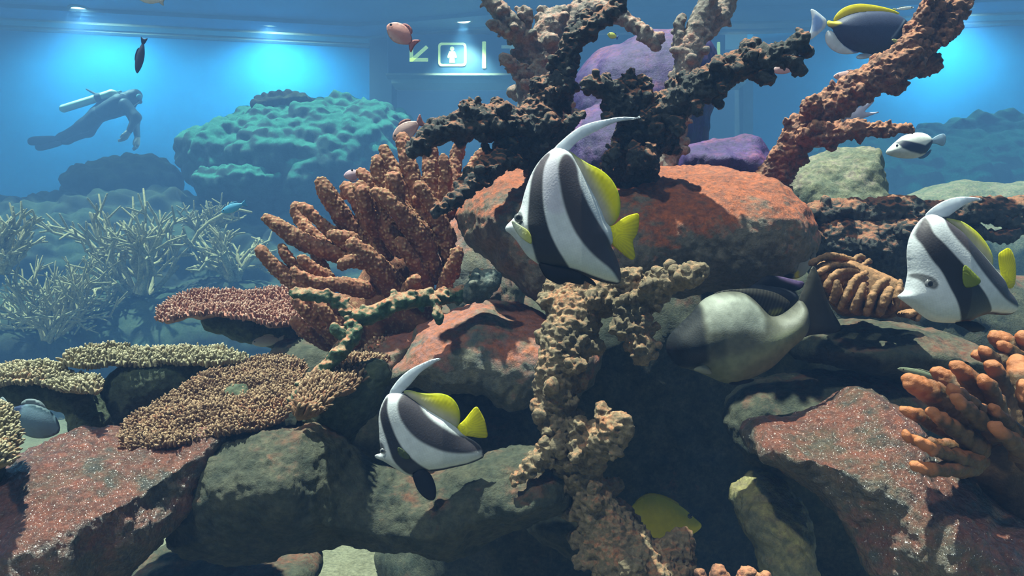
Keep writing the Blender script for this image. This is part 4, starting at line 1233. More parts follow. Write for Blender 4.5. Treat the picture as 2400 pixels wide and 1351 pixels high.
def soft(px, py, poly, s=2.0):
    return smooth01(poly_sd(np.c_[px, py], poly), -s, s)
def lerp(a, b, t):
    return a + (np.asarray(b, float) - a) * t[:, None]
def solid(c):
    return lambda x, y, h: np.tile(np.asarray(c, float), (len(x), 1))
def eye(parent, px, py, d, rpx, yfront, iris=M_IRIS):
    r = rpx * d / F
    c = P(px, py, d)
    c[1] = yfront
    def ball(c, r, flat, n=14):
        th = np.linspace(0, math.pi, n)[:, None]
        ph = np.linspace(0, 2 * math.pi, 2 * n)[None, :-1]
        m_ = 2 * n - 1
        v = np.stack([c[0] + r * np.sin(th) * np.cos(ph), c[1] + flat * r * np.cos(th) + 0 * ph, c[2] + r * np.sin(th) * np.sin(ph)], -1).reshape(-1, 3)
        i = np.arange(n - 1)[:, None] * m_ + np.arange(m_)[None]
        j = np.arange(n - 1)[:, None] * m_ + (np.arange(m_)[None] + 1) % m_
        return v, np.stack([i, j, j + m_, i + m_], -1).reshape(-1, 4)
    v, q = ball(c, r, .5)
    e = link('eye', v, [q], iris, parent)
    v, q = ball(c - np.array((0, r * .22, 0)), r * .68, .5)
    link('pupil', v, [q], M_EYE, e)
    return e

WHITE, BLACK, YEL = (0.66, 0.68, 0.72), (0.016, 0.016, 0.022), (0.92, 0.86, 0.012)
DKBR = (0.060, 0.048, 0.058)

def rays(cx, cy, freq=60, amp=.05):
    return lambda x, y: amp * np.sin(np.arctan2(y - cy, x - cx) * freq)

def bannerfish(label, tr, d, bodyT, parts, band1, band2, rim, eye_at, eye_r, face_dark, tail_at, pec=None, pecparts=None, bend=None, lilac=None):
    z = lambda pts: tr(pts)
    B1, B2, RIM = chaikin(z(band1), 2), chaikin(z(band2), 2), z(rim)
    FD = chaikin(z(face_dark), 2)
    body = z(parts['body'])
    cxy = np.array(body).mean(0)
    root = empty('bannerfish', P(cxy[0], cxy[1], d), label, 'fish', 'striped bannerfish')
    LL = chaikin(z(lilac), 2) if lilac is not None else None
    def bcol(x, y, h):
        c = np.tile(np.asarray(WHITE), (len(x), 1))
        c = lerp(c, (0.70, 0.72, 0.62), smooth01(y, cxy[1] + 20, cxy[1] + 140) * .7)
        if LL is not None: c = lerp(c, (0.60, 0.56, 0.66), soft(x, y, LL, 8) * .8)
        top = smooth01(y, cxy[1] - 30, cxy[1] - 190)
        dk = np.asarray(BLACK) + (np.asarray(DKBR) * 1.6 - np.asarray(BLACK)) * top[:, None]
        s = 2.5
        m1 = soft(x, y, B1, s)[:, None]; m2 = soft(x, y, B2, s + 1.5)[:, None]
        c = c * (1 - m1) + dk * m1
        dk2 = dk * .55 + np.asarray((.035, .028, .034))
        c = c * (1 - m2) + dk2 * m2
        c = lerp(c, BLACK, soft(x, y, RIM, 1.5))
        c = lerp(c, (.03, .028, .03), soft(x, y, FD, 3) * .85)
        # rows of scales
        sc_ = np.sin((x * .75 + y * .35) * .95) * np.sin((y * .75 - x * .35) * .95)
        return c * (1 + .06 * sc_)[:, None]
    R = 75
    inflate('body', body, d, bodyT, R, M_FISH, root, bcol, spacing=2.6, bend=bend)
    df = z(parts['dorsal'])
    dpoly = np.asarray(df)
    def dcol(x, y, h):
        c = np.tile(np.asarray(YEL), (len(x), 1))
        inner = 1 - smooth01(poly_sd(np.c_[x, y], body) * -1, 0, 34)
        c = lerp(c, (0.62, 0.58, 0.62), inner * .9)
        edge = 1 - smooth01(h, 0, 9)
        return lerp(c, (0.45, 0.55, 0.03), edge * .6)
    tx, ty = z([tail_at])[0]
    inflate('dorsal_fin', df, d, .0035, 14, M_FIN, root, dcol, spacing=3, bend=bend, ray=rays(tx - 120, ty + 60, 110))
    inflate('dorsal_banner', z(parts['banner']), d, .0022, 6, M_FIN, root, solid((0.80, 0.86, 0.95)), spacing=3, bend=bend)
    def tcol(x, y, h):
        c = np.tile(np.asarray(YEL), (len(x), 1))
        r_ = np.sqrt((x - tx) ** 2 + (y - ty) ** 2)
        return c * (1 + .15 * np.sin(np.arctan2(y - ty, x - tx) * 50))[:, None] * (1 - .25 * smooth01(r_, 20, 80))[:, None]
    inflate('tail_fin', z(parts['tail']), d, .003, 12, M_FIN, root, tcol, spacing=3, bend=bend, ray=rays(tx, ty, 60))
    inflate('pelvic_fin', z(parts['pelvic']), d, .004, 10, M_FIN, root, solid((.014, .014, .022)), spacing=3, bend=bend, center=-.006)
    yf = d - bodyT * (.75 if eye_r > 8 else .7)
    if pecparts is not None:
        inflate('pectoral_fin', z(pecparts), d, .0014, 6, M_FIN, root, pec, spacing=2.5, center=-bodyT * 1.02, ray=rays(*z([pecparts[0]])[0], 60, .4))
    ex, ey = z([eye_at])[0]
    eye(root, ex, ey, d, eye_r, yf if bend is None else yf + float(bend(np.array([ex]), np.array([ey]))[0]))
    return root

t1 = lambda p: zc(1150, 240, 2.9375, p)
def pec1(x, y, h):
    c = np.tile(np.array((.72, .74, .62)), (len(x), 1))
    return lerp(c, (.78, .76, .10), smooth01(x, 1212, 1240) * .75)
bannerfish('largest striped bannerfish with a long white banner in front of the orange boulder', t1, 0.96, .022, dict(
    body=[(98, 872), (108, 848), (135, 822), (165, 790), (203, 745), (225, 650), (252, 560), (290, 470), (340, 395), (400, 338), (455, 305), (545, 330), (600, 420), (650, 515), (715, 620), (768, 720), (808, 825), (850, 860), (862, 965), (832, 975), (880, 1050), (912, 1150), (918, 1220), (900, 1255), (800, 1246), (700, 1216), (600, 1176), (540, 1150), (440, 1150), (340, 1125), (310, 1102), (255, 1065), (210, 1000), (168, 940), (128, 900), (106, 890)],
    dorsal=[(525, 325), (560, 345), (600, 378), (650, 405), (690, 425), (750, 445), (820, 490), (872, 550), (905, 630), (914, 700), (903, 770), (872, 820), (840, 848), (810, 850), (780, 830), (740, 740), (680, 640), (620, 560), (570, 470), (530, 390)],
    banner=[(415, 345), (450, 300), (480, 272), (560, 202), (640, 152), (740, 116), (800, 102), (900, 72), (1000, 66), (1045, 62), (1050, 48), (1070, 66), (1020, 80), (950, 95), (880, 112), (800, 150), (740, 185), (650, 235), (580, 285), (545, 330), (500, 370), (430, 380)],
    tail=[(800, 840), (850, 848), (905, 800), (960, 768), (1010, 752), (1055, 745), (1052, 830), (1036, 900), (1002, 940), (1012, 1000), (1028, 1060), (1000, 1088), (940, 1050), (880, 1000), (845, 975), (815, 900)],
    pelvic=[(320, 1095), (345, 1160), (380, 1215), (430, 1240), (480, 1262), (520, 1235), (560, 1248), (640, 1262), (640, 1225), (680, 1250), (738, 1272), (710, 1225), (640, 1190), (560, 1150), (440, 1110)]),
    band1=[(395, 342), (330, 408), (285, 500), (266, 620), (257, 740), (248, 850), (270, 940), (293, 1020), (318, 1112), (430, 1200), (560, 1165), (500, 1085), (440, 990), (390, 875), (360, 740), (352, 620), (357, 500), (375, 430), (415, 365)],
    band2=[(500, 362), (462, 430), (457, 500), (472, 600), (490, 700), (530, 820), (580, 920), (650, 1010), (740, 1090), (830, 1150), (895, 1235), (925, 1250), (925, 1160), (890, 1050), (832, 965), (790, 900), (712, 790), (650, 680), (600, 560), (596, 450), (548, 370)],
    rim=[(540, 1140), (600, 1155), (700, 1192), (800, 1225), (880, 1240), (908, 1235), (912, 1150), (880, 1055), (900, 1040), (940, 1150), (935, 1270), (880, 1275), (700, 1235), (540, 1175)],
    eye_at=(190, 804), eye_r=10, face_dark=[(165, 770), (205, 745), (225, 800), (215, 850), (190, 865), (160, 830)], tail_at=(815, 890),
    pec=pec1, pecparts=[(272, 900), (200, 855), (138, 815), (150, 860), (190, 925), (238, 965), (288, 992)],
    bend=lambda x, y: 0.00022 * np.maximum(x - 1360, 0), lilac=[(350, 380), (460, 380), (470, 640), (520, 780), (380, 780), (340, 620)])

t2 = lambda p: zc(860, 820, 3.65, p)
bannerfish('lower striped bannerfish swimming left of the knobbly cream trunk', t2, 1.06, .019, dict(
    body=[(62, 912), (80, 895), (120, 890), (118, 850), (108, 790), (104, 700), (98, 600), (105, 540), (125, 470), (150, 420), (185, 372), (305, 362), (400, 420), (460, 465), (560, 535), (680, 600), (760, 668), (830, 748), (920, 800), (980, 862), (1005, 940), (960, 968), (850, 1002), (700, 1022), (560, 1048), (480, 1030), (420, 1070), (360, 1085), (280, 1042), (200, 992), (130, 948), (82, 935)],
    dorsal=[(300, 352), (370, 344), (440, 368), (520, 378), (610, 371), (680, 384), (742, 428), (784, 500), (798, 570), (788, 640), (768, 680), (700, 640), (560, 560), (440, 480), (350, 420)],
    banner=[(180, 385), (230, 300), (300, 220), (380, 160), (470, 118), (560, 80), (620, 71), (640, 80), (590, 106), (540, 142), (460, 192), (410, 252), (360, 312), (300, 370), (230, 400)],
    tail=[(755, 668), (820, 622), (870, 560), (930, 488), (965, 540), (1005, 620), (1022, 700), (1036, 782), (960, 778), (880, 758), (815, 748)],
    pelvic=[(385, 1045), (410, 1130), (440, 1200), (490, 1256), (550, 1288), (590, 1270), (600, 1200), (582, 1120), (545, 1045), (460, 990)]),
    band1=[(160, 415), (118, 510), (112, 560), (132, 640), (172, 740), (212, 860), (242, 950), (375, 1085), (480, 1060), (570, 1050), (500, 1000), (420, 930), (340, 850), (270, 740), (220, 620), (182, 500), (190, 395)],
    band2=[(325, 362), (282, 400), (270, 480), (300, 580), (370, 680), (460, 760), (580, 820), (720, 870), (860, 888), (990, 882), (1010, 900), (930, 800), (830, 745), (760, 725), (660, 655), (560, 590), (480, 510), (440, 430), (385, 385)],
    rim=[(540, 1020), (700, 1000), (850, 982), (950, 950), (985, 935), (975, 865), (1015, 870), (1020, 960), (860, 1020), (700, 1040), (540, 1070)],
    eye_at=(146, 850), eye_r=6, face_dark=[(104, 790), (140, 790), (170, 850), (165, 890), (110, 885)], tail_at=(775, 700),
    pec=lambda x, y, h: np.tile(np.array((.10, .13, .05)), (len(x), 1)), pecparts=[(275, 800), (330, 830), (400, 900), (350, 920), (285, 880)],
    bend=lambda x, y: 0.0002 * np.maximum(x - 1040, 0))

t3 = lambda p: zc(2050, 440, 3.751, p)
bannerfish('striped bannerfish cut off by the right edge', t3, 0.88, .022, dict(
    body=[(195, 955), (225, 935), (262, 905), (268, 850), (282, 790), (290, 745), (284, 650), (280, 550), (300, 440), (350, 340), (430, 250), (520, 225), (600, 262), (760, 375), (900, 478), (1050, 588), (1170, 688), (1320, 800), (1340, 880), (1420, 930), (1490, 1010), (1510, 1100), (1400, 1135), (1250, 1130), (1120, 1118), (1000, 1135), (870, 1185), (720, 1192), (600, 1190), (500, 1180), (430, 1140), (330, 1060), (250, 1000), (210, 975)],
    dorsal=[(600, 262), (700, 278), (820, 308), (950, 368), (1050, 438), (1130, 518), (1185, 610), (1175, 700), (1050, 610), (900, 500), (760, 400)],
    banner=[(420, 262), (500, 178), (600, 118), (700, 84), (850, 74), (1000, 74), (1048, 96), (950, 106), (850, 132), (760, 172), (690, 222), (640, 262), (520, 262)],
    tail=[(1290, 800), (1230, 580), (1300, 540), (1400, 500), (1480, 600), (1500, 760), (1460, 900), (1320, 870)],
    pelvic=[(640, 1180), (760, 1232), (860, 1278), (960, 1272), (1060, 1252), (970, 1200), (860, 1170)]),
    band1=[(430, 255), (350, 360), (322, 440), (368, 530), (420, 640), (500, 740), (560, 870), (630, 990), (725, 1195), (870, 1195), (1000, 1155), (1120, 1112), (1050, 1050), (940, 940), (830, 840), (720, 720), (620, 610), (520, 500), (430, 400), (442, 265)],
    band2=[(590, 262), (565, 340), (620, 440), (720, 560), (830, 680), (950, 790), (1060, 880), (1180, 970), (1300, 1025), (1520, 1090), (1500, 1000), (1440, 940), (1330, 860), (1200, 770), (1100, 690), (980, 590), (860, 480), (760, 380), (660, 285)],
    rim=[(980, 1130), (1120, 1095), (1250, 1110), (1400, 1115), (1520, 1080), (1520, 1150), (1250, 1150), (1000, 1160)],
    eye_at=(415, 848), eye_r=12, face_dark=[(295, 755), (350, 755), (440, 790), (480, 850), (450, 900), (390, 880), (340, 810), (290, 790)], tail_at=(1290, 830),
    pec=lambda x, y, h: np.tile(np.array((.30, .36, .05)), (len(x), 1)), pecparts=[(672, 660), (668, 880), (760, 880), (850, 830), (760, 740)],
    bend=lambda x, y: 0.00025 * np.maximum(x - 2250, 0))

# powder blue tang
t4 = lambda p: zc(1880, 0, 5.629, p)
d = 1.78
root = empty('surgeonfish', P(2030, 80, d), 'dark navy tang with yellow back fin behind the rust-orange branch', 'fish')
gill = t4([(1290, 290), (1310, 296), (1150, 520), (1105, 560), (1100, 545)])
face = t4([(1300, 290), (1420, 260), (1440, 600), (1340, 660), (1160, 560)])
inflate('body', t4([(1345, 240), (1392, 285), (1420, 345), (1418, 450), (1392, 560), (1345, 640), (1240, 700), (1130, 735), (1030, 742), (950, 727), (850, 707), (740, 690), (600, 642), (480, 545), (420, 440), (398, 372), (325, 345), (330, 262), (400, 282), (440, 280), (520, 230), (640, 180), (780, 152), (960, 146), (1120, 150), (1260, 185)]), d, .028, 48, M_FISH, root,
        lambda x, y, h: lerp(lerp(lerp(np.tile(np.array((.035, .045, .10)), (len(x), 1)), (.008, .009, .02), soft(x, y, face, 3)), (.22, .26, .34), soft(x, y, gill, 1.5) * .7), (.75, .62, .02), soft(x, y, t4([(300, 240), (440, 270), (480, 340), (430, 360), (320, 350)]), 3)), spacing=2.2)
inflate('dorsal_fin', t4([(405, 280), (430, 210), (500, 130), (600, 75), (740, 45), (900, 58), (1060, 88), (1180, 120), (1270, 160), (1298, 192), (1200, 185), (1100, 168), (960, 160), (800, 165), (660, 190), (540, 240), (450, 290)]), d, .004, 6, M_FIN, root, solid((.88, .74, .02)), spacing=2)
inflate('anal_fin', t4([(330, 395), (298, 470), (305, 545), (340, 612), (410, 672), (500, 712), (600, 720), (700, 708), (770, 690), (650, 650), (540, 585), (470, 500), (420, 420)]), d, .004, 6, M_FIN, root,
        lambda x, y, h: lerp(np.tile(np.array((.82, .84, .90)), (len(x), 1)), (.10, .22, .75), soft(x, y, t4([(400, 400), (470, 500), (540, 600), (680, 690), (800, 700), (600, 560), (450, 400)]), 3) * .8), spacing=2)
tl = t4([(170, 190), (240, 240), (270, 300), (250, 370), (190, 420), (130, 420), (140, 260)])
inflate('tail_fin', t4([(325, 262), (280, 220), (220, 170), (160, 125), (104, 116), (122, 190), (130, 260), (122, 360), (92, 450), (48, 538), (110, 532), (200, 462), (270, 402), (322, 345)]), d, .004, 6, M_FIN, root,
        lambda x, y, h: lerp(np.tile(np.array((.85, .88, .95)), (len(x), 1)), (.20, .42, .85), soft(x, y, tl, 3) * .7), spacing=2)
inflate('pelvic_fin', t4([(700, 762), (740, 722), (800, 700), (900, 700), (960, 720), (950, 745), (860, 772), (760, 788)]), d, .003, 4, M_FIN, root, solid((.72, .78, .88)), spacing=2)
inflate('pectoral_fin', t4([(1085, 575), (1150, 565), (1230, 630), (1300, 660), (1200, 665), (1120, 610)]), d, .002, 4, M_FIN, root, solid((.55, .52, .22)), spacing=1.5, center=-.03)
eye(root, *t4([(1372, 345)])[0], d, 4, d - .014)

# big grey fish seen from behind
t5 = lambda p: zc(1540, 560, 3.752, p)
d = 1.16
root = empty('grouper', P(1770, 790, d), 'big grey fish with pale saddle and dark head below the boulder', 'fish')
headp = t5([(0, 560), (365, 540), (375, 620), (358, 760), (370, 900), (400, 1060), (300, 1130), (60, 1130)])
saddle = t5([(378, 560), (430, 500), (620, 500), (760, 510), (850, 590), (890, 700), (860, 800), (640, 790), (400, 800), (372, 680)])
belly = t5([(300, 1180), (480, 1040), (700, 990), (950, 880), (1200, 790), (1330, 800), (1300, 900), (1000, 1180), (700, 1300), (300, 1300)])
backp = t5([(760, 440), (1240, 500), (1300, 640), (1180, 640), (1020, 690), (940, 660), (850, 570)])
def gcol(x, y, h):
    c = np.tile(np.array((.115, .115, .085)), (len(x), 1))
    c = lerp(c, (.26, .28, .16), soft(x, y, belly, 22))
    c = lerp(c, (.34, .36, .31), soft(x, y, saddle, 10))
    c = lerp(c, (.07, .065, .05), soft(x, y, backp, 14) * .8)
    c = lerp(c, (.20, .20, .16), soft(x, y, t5([(990, 700), (1120, 690), (1240, 590), (1330, 640), (1200, 720), (1060, 780)]), 8) * .8)
    c = lerp(c * .8, (.009, .011, .013), soft(x, y, headp, 7))  # body colour dimmed as a whole for the shade it swims in
    c = lerp(c, (.07, .066, .06), smooth01(x, 1875, 1905))
    pt = np.c_[x, y, x * 0] * .01
    return c * (1 + .3 * fbm(pt, .12, 4, 5))[:, None]
inflate('body', t5([(78, 925), (100, 850), (190, 760), (300, 655), (365, 570), (425, 518), (520, 478), (650, 458), (780, 478), (880, 558), (960, 650), (1012, 692), (1100, 668), (1200, 590), (1262, 520), (1330, 600), (1345, 780), (1300, 872), (1200, 952), (1100, 1052), (1010, 1142), (850, 1222), (700, 1277), (580, 1272), (430, 1202), (300, 1152), (180, 1132), (110, 1052), (78, 985)]), d, .050, 100, M_FISH, root, gcol, spacing=3)
inflate('dorsal_fin', t5([(470, 495), (600, 452), (760, 440), (900, 436), (1050, 466), (1150, 518), (1212, 572), (1172, 632), (1092, 684), (1012, 700), (930, 650), (820, 540), (700, 490)]), d, .006, 14, M_FIN, root,
        lambda x, y, h: lerp(np.tile(np.array((.045, .04, .032)), (len(x), 1)), (.40, .38, .12), soft(x, y, t5([(1010, 640), (1100, 620), (1140, 650), (1060, 690), (1000, 700)]), 8)) * (1 + .5 * np.sin((x + y * .35) * .75))[:, None], spacing=2.5, bend=lambda x, y: 0 * x + .012)
inflate('tail_fin', t5([(1225, 560), (1300, 420), (1352, 268), (1392, 225), (1440, 330), (1500, 500), (1560, 640), (1665, 792), (1600, 832), (1450, 842), (1340, 850), (1285, 880), (1250, 760)]), d, .006, 16, M_FIN, root,
        lambda x, y, h: lerp(np.tile(np.array((.085, .078, .062)), (len(x), 1)), (.04, .042, .045), smooth01(x, 1890, 1960)), spacing=3, bend=lambda x, y: .0001 * (x - 1870))
inflate('pelvic_fin', t5([(255, 1132), (370, 1085), (410, 1110), (452, 1180), (350, 1165)]), d, .004, 6, M_FIN, root, solid((.50, .50, .38)), spacing=2, center=-.030)
inflate('anal_fin', t5([(600, 1262), (720, 1240), (840, 1222), (830, 1250), (740, 1275), (640, 1282)]), d, .004, 5, M_FIN, root, solid((.03, .035, .04)), spacing=2, center=-.01)
# dark fish behind it
d = 1.28
root = empty('surgeonfish', P(1810, 680, d), 'black fish with a purple fin edge half hidden behind the big grey fish', 'fish')
inflate('body', t5([(720, 520), (780, 440), (860, 392), (960, 400), (1100, 420), (1230, 470), (1250, 540), (1180, 620), (1000, 660), (820, 620)]), d, .02, 40, M_FISH, root, solid((.012, .013, .02)))
pe = t5([(1040, 300), (1160, 345), (1320, 380), (1300, 450), (1200, 400), (1080, 352)])
inflate('dorsal_fin', t5([(800, 440), (860, 390), (940, 330), (1010, 318), (1150, 345), (1230, 368), (1305, 378), (1270, 450), (1150, 470), (950, 450)]), d, .004, 8, M_FIN, root, lambda x, y, h: lerp(np.tile(np.array((.014, .014, .024)), (len(x), 1)), (.20, .13, .30), soft(x, y, pe, 5)), spacing=2.5)

# yellow fish
t6 = lambda p: zc(1180, 620, 1.848, p)
d = 1.36
root = empty('yellow_tang', P(1560, 1225, d), 'bright yellow fish peeking out from behind the knobbly trunk', 'fish')
Y = (.74, .58, .01)
inflate('body', t6([(545, 1062), (578, 1022), (620, 996), (670, 999), (722, 1019), (772, 1050), (800, 1072), (830, 1102), (862, 1128), (852, 1150), (805, 1180), (765, 1208), (742, 1230), (700, 1260), (640, 1250), (590, 1180)]), d, .022, 60, M_FISH, root, solid(Y), spacing=3)
inflate('dorsal_fin', t6([(560, 1048), (578, 1018), (620, 990), (672, 993), (725, 1013), (770, 1042), (740, 1052), (660, 1030), (590, 1060)]), d, .003, 5, M_FIN, root, solid(Y), spacing=3)
inflate('anal_fin', t6([(640, 1235), (720, 1222), (748, 1222), (744, 1236), (702, 1268), (645, 1262)]), d, .003, 5, M_FIN, root, solid(Y), spacing=3)
eye(root, *t6([(800, 1080)])[0], d, 6, d - .015, M_EYE)

def small_fish(label, px, py, L, Hh, ang, d, col, tailcol=None, flip=1, eyec=True, name='fish', belly=None, group=None, forked=True, band=None):
    """side view of a small fish, nose at -x * flip, turned by ang degrees"""
    a = math.radians(ang)
    ca, sa = math.cos(a), math.sin(a)
    def T_(pts):
        return [(px + (x * flip * L) * ca - (y * Hh) * sa, py + (x * flip * L) * sa + (y * Hh) * ca) for x, y in pts]
    root = empty(name, P(px, py, d), label, 'fish', group)
    col = np.asarray(col, float)
    sp = max(1.3, min(L, Hh) / 14)
    bp = np.asarray(T_([(0, .1), (0, .6)]))
    def bc(x, y, h):
        c = np.tile(col, (len(x), 1))
        if belly is not None:
            v = ((x - px) * -sa + (y - py) * ca) / Hh
            c = lerp(c, belly, smooth01(v, .05, .4))
        if band is not None:
            for pl, bcx in band:
                c = lerp(c, bcx, soft(x, y, T_(pl), 2.0))
        return c
    inflate('body', T_([(-.5, .05), (-.44, -.18), (-.3, -.38), (-.1, -.48), (.1, -.44), (.26, -.26), (.36, -.13), (.36, .12), (.26, .25), (.1, .42), (-.1, .48), (-.3, .38), (-.44, .2)]), d, Hh * d / F * .15, Hh * .45, M_FISH, root, bc, spacing=sp)
    tc = col if tailcol is None else tailcol
    inflate('tail_fin', T_([(.32, -.12), (.44, -.3), (.56, -.42), (.5, -.1) if forked else (.56, -.1), (.5, .1) if forked else (.56, .1), (.56, .42), (.44, .3), (.32, .12)]), d, Hh * d / F * .03 + .001, 4, M_FIN, root, solid(tc), spacing=sp)
    inflate('dorsal_fin', T_([(-.2, -.40), (-.1, -.58), (.05, -.60), (.2, -.5), (.25, -.26), (.0, -.40)]), d, Hh * d / F * .03 + .001, 4, M_FIN, root, solid(tc), spacing=sp)
    if eyec:
        ex, ey = T_([(-.38, -.06)])[0]
        eye(root, ex, ey, d, max(1.6, Hh * .06), d - Hh * d / F * .14, M_EYE)
    return root
PINK = (.62, .26, .22)
small_fish('pink fish beside the arrow on the overhead sign', 940, 82, 82, 50, 38, 1.95, PINK, (.62, .25, .24), name='anthias', belly=(.66, .40, .36), group='pink anthias')
small_fish('pale pink fish nosing the tips of the finger coral', 955, 305, 84, 44, -32, 1.72, (.48, .30, .28), (.50, .24, .22), name='anthias', belly=(.60, .52, .50), group='pink anthias')
small_fish('pale pink fish just left of the rust-orange branch', 1995, 180, 86, 28, 2, 1.72, (.66, .38, .36), name='anthias', belly=(.72, .55, .54), group='pink anthias')
small_fish('pink fish under the tip of the dark coral pointing right', 1832, 163, 70, 24, -8, 1.75, (.58, .36, .36), name='anthias', flip=-1, group='pink anthias')
small_fish('faint pink fish left of the finger coral tips', 826, 412, 30, 44, 80, 1.9, (.55, .36, .42), name='anthias', group='pink anthias')
small_fish('small pink fish between the hazy coral and the dark gnarled coral', 1216, 222, 26, 20, -50, 1.8, (.58, .24, .20), name='anthias', group='pink anthias')
small_fish('pink fish tail showing under the side arm of the rust-orange branch', 1915, 338, 50, 20, 10, 1.75, (.56, .38, .36), name='anthias', group='pink anthias')
small_fish('small white and pink fish under the pink table coral', 627, 800, 76, 28, -6, 1.66, (.62, .50, .42), (.70, .62, .52), belly=(.72, .66, .58))
small_fish('small bright blue fish above the whip coral', 547, 487, 62, 22, -20, 3.2, (.10, .38, .62), (.12, .42, .66))
small_fish('dark slim fish hanging nose down under the soffit', 329, 132, 84, 22, -78, 2.9, (.05, .05, .09), flip=1)
small_fish('white fish cut by the top edge above the diver', 352, -2, 64, 24, 12, 2.0, (.72, .66, .62))
small_fish('slim white and yellow fish just above the tang', 2118, 20, 50, 8, -6, 1.9, (.80, .80, .78), (.82, .74, .25), flip=-1)
small_fish('tiny yellow and blue fish in front of the tall purple boulder', 1436, 84, 26, 16, 20, 2.0, (.60, .62, .10), (.15, .25, .60))
small_fish('grey blue fish with a dark band behind the left coral tip', 72, 985, 150, 84, 18, 1.22, (.12, .20, .26), (.30, .38, .42), flip=-1, eyec=False, forked=False,
           band=[([(.16, -.5), (.30, -.4), (.34, .3), (.20, .5)], (.02, .04, .10)), ([(-.5, -.6), (.2, -.6), (.1, -.36), (-.5, -.3)], (.04, .09, .12))])
small_fish('black and white fish with a yellow spot between boulder and ridged coral', 1868, 622, 96, 66, -14, 1.38, (.40, .42, .38), (.45, .45, .40), eyec=True,
           band=[([(-.36, -.1), (-.16, -.5), (-.02, -.5), (-.06, .1), (-.2, .5), (-.4, .4)], (.012, .014, .03)), ([(-.12, .2), (-.02, .2), (-.02, .45), (-.12, .45)], (.80, .68, .02))])
# white fish tail behind the branch
d = 1.72
root = empty('fish', P(1990, 265, d), 'white fish with a long forked tail passing behind the rust-orange branch', 'fish')
t7 = lambda p: zc(1600, 0, 3, p)
inflate('body', t7([(900, 900), (960, 850), (1040, 810), (1120, 790), (1180, 790), (1160, 830), (1080, 870), (980, 900)]), d, .012, 12, M_FISH, root, solid((.66, .62, .68)), spacing=2)
inflate('tail_fin', t7([(1130, 820), (1210, 770), (1300, 720), (1362, 695), (1320, 745), (1270, 790), (1330, 790), (1400, 785), (1330, 810), (1230, 850), (1150, 868), (1110, 865)]), d, .003, 6, M_FIN, root, solid((.72, .68, .82)), spacing=2)
# black and white damselfish
d = 2.0
root = empty('damselfish', P(2135, 342, d), 'small white fish with a broad black band near the right edge', 'fish')
bnd = t7([(1490, 1005), (1530, 990), (1600, 1010), (1680, 1030), (1760, 975), (1770, 1010), (1720, 1075), (1660, 1090), (1580, 1075), (1520, 1050)])
inflate('body', t7([(1415, 1076), (1480, 1010), (1510, 985), (1545, 955), (1640, 928), (1720, 940), (1765, 985), (1742, 1040), (1700, 1092), (1640, 1116), (1540, 1116), (1460, 1098)]), d, .02, 28, M_FISH, root, lambda x, y, h: lerp(np.tile(np.array((.74, .72, .70)), (len(x), 1)), (.02, .022, .05), soft(x, y, bnd, 2)), spacing=2)
inflate('tail_fin', t7([(1740, 985), (1790, 950), (1845, 935), (1856, 985), (1835, 1035), (1780, 1010), (1745, 1010)]), d, .003, 6, M_FIN, root, solid((.45, .58, .72)), spacing=2)
inflate('anal_fin', t7([(1640, 1112), (1700, 1088), (1755, 1040), (1740, 1085), (1690, 1120)]), d, .003, 5, M_FIN, root, solid((.25, .40, .58)), spacing=2)
eye(root, *t7([(1492, 1030)])[0], d, 3, d - .012, M_EYE)
# sharp white fish in the cave mouth at right
d = 1.12
small_fish('slim pale fish with a dark flank left of the right orange fingers', 2160, 878, 120, 20, 14, 1.12, (.22, .25, .16), (.30, .30, .22), belly=(.03, .04, .06))

# ------------------------------------------------------------------ diver
M_SUIT = plain_mat('black_wetsuit', (0.055, 0.06, 0.08), 0.6, 0.3, 0.15, 20)
M_SKIN = plain_mat('skin', (0.55, 0.40, 0.32), 0.6, 0.3, 0.05, 20)
M_CYL = plain_mat('pale_air_cylinder', (0.85, 0.92, 0.70), 0.35, 0.5, 0.04, 10)
M_MASK = plain_mat('mask_glass', (0.10, 0.30, 0.36), 0.15, 0.7, 0.05, 10)
DD = 9.4
td = lambda p: zc(100, 180, 6.753, p)
def tp(x, y, dd=0.0):
    px, py = td([(x, y)])[0]
    return P(px, py, DD + dd)
kk = DD / F / 6.753
dv = empty('person', tp(900, 600), 'person diving in a black wetsuit with a pale air cylinder, leaning forward', 'person')
fb = Field()
def dc(a, b, ra, rb, k=.05):
    fb.cone(tp(*a), tp(*b), ra * kk, rb * kk, k)
dc((1420, 320), (1470, 300), 118, 105)               # head
dc((1385, 370), (1300, 420), 75, 95)                # neck
dc((1280, 430), (1080, 480), 175, 170)              # chest
dc((1080, 480), (870, 600), 165, 135)               # waist and hips
dc((1300, 440, -.16), (1480, 640, -.2), 95, 70)     # near arm
dc((1480, 640, -.2), (1370, 860, -.26), 66, 46)
dc((1300, 440, .16), (1460, 700, .2), 95, 70)       # far arm
dc((1460, 700, .2), (1500, 960, .1), 66, 44)
dc((870, 600, -.09), (640, 780, -.1), 125, 98)      # near leg
dc((640, 780, -.1), (300, 950, -.1), 92, 55)
dc((870, 610, .09), (720, 860, .12), 120, 92)       # far leg
dc((720, 860, .12), (400, 1010, .14), 86, 54)
dc((300, 950, -.1), (230, 975, -.1), 50, 42)
dc((400, 1010, .14), (330, 1035, .14), 50, 42)
v, q = fb.mesh(.016)
link('body', v, [q], M_SUIT, dv)
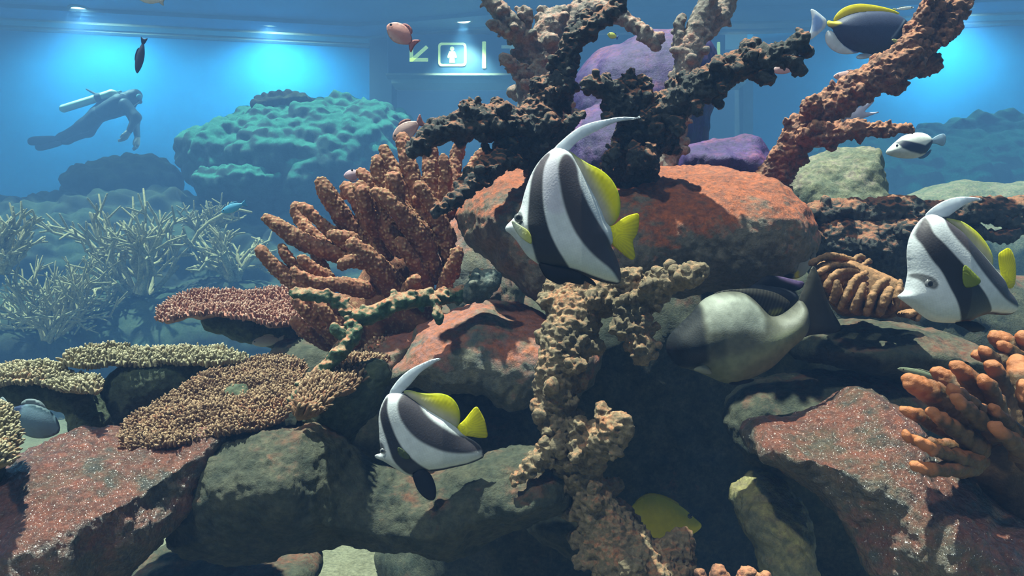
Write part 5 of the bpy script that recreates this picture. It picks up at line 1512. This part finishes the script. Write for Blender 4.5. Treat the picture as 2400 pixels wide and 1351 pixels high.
def hand(w0, w1, dd):
    hb = Field()
    a, b = tp(*w0, dd), tp(*w1, dd)
    e = (b - a) / np.linalg.norm(b - a)
    s = np.array((0, 1.0, 0))
    u = np.cross(e, s)
    hb.cone(a, a + e * .08, .034, .042, .02)
    for i, (o, L) in enumerate(((-.033, .072), (-.011, .086), (.011, .080), (.033, .062))):
        p0 = a + e * .085 + s * o
        p1 = p0 + e * L * .55 + u * .004
        p2 = p1 + e * L * .4 - u * .022
        hb.cone(p0, p1, .0125, .0115, .006); hb.cone(p1, p2, .0115, .0095, .006)
    p0 = a + e * .025 - s * .036
    p1 = p0 + e * .04 - s * .03
    hb.cone(p0, p1, .014, .012, .008); hb.cone(p1, p1 + e * .035 - s * .004, .012, .010, .006)
    v, q = hb.mesh(.006)
    link('hand', v, [q], M_SKIN, dv)
hand((1360, 870), (1290, 960), -.26)
hand((1498, 965), (1480, 1080), .1)
# mask, regulator, cylinder with strap and valve, buoyancy vest, fins
fb = Field(); fb.cone(tp(1530, 320, -.07), tp(1530, 320, .07), 48 * kk, 48 * kk, .02)
v, q = fb.mesh(.01); mk = link('mask', v, [q], M_MASK, dv)
fb = Field(); fb.cone(tp(1540, 395, -.03), tp(1540, 395, .03), 36 * kk, 36 * kk, .02)
v, q = fb.mesh(.01); link('regulator', v, [q], M_SUIT, dv)
fb = Field()
for a, b in (((1540, 400), (1440, 470)), ((1440, 470), (1300, 330)), ((1300, 330), (1200, 250))):
    fb.cone(tp(*a, -.15), tp(*b, -.15), 10 * kk, 10 * kk, .01)
v, q = fb.mesh(.006); link('hose', v, [q], M_SUIT, dv)
fb = Field(); fb.cone(tp(330, 505, -.1), tp(1090, 268, -.1), 62 * kk, 62 * kk, .02)
fb.cone(tp(1090, 268, -.1), tp(1150, 250, -.1), 55 * kk, 30 * kk, .03)
v, q = fb.mesh(.012); cy = link('air_cylinder', v, [q], M_CYL, dv)
fb = Field(); fb.cone(tp(880, 333, -.1), tp(905, 325, -.1), 72 * kk, 72 * kk, .01)
fb.cone(tp(690, 195), tp(880, 300), 14 * kk, 26 * kk, .02)
v, q = fb.mesh(.01); link('strap', v, [q], M_SUIT, cy)
fb = Field(); fb.cone(tp(1160, 255), tp(1230, 235), 22 * kk, 26 * kk, .01)
v, q = fb.mesh(.008); link('valve', v, [q], M_MASK, cy)
fb = Field()
for dd in (-.1, .1):
    fb.cone(tp(1230, 420, dd), tp(950, 560, dd), 150 * kk, 120 * kk, .05)
v, q = fb.mesh(.016); link('buoyancy_vest', v, [q], M_SUIT, dv)
for (a, b, dd) in (((230, 975), (-240, 1040), -.1), ((330, 1035), (-120, 1130), .14)):
    A, B = td([a])[0], td([b])[0]
    e = np.array(B) - np.array(A); e /= np.linalg.norm(e); nn = np.array((-e[1], e[0]))
    A, B = np.array(A), np.array(B)
    inflate('swim_fin', [tuple(A + nn * 6), tuple(A + (B - A) * .4 + nn * 10), tuple(B + nn * 13), tuple(B - nn * 10), tuple(A + (B - A) * .4 - nn * 9), tuple(A - nn * 6)], DD + dd, .04, 6, M_FIN, dv, solid((.03, .035, .05)), spacing=3)
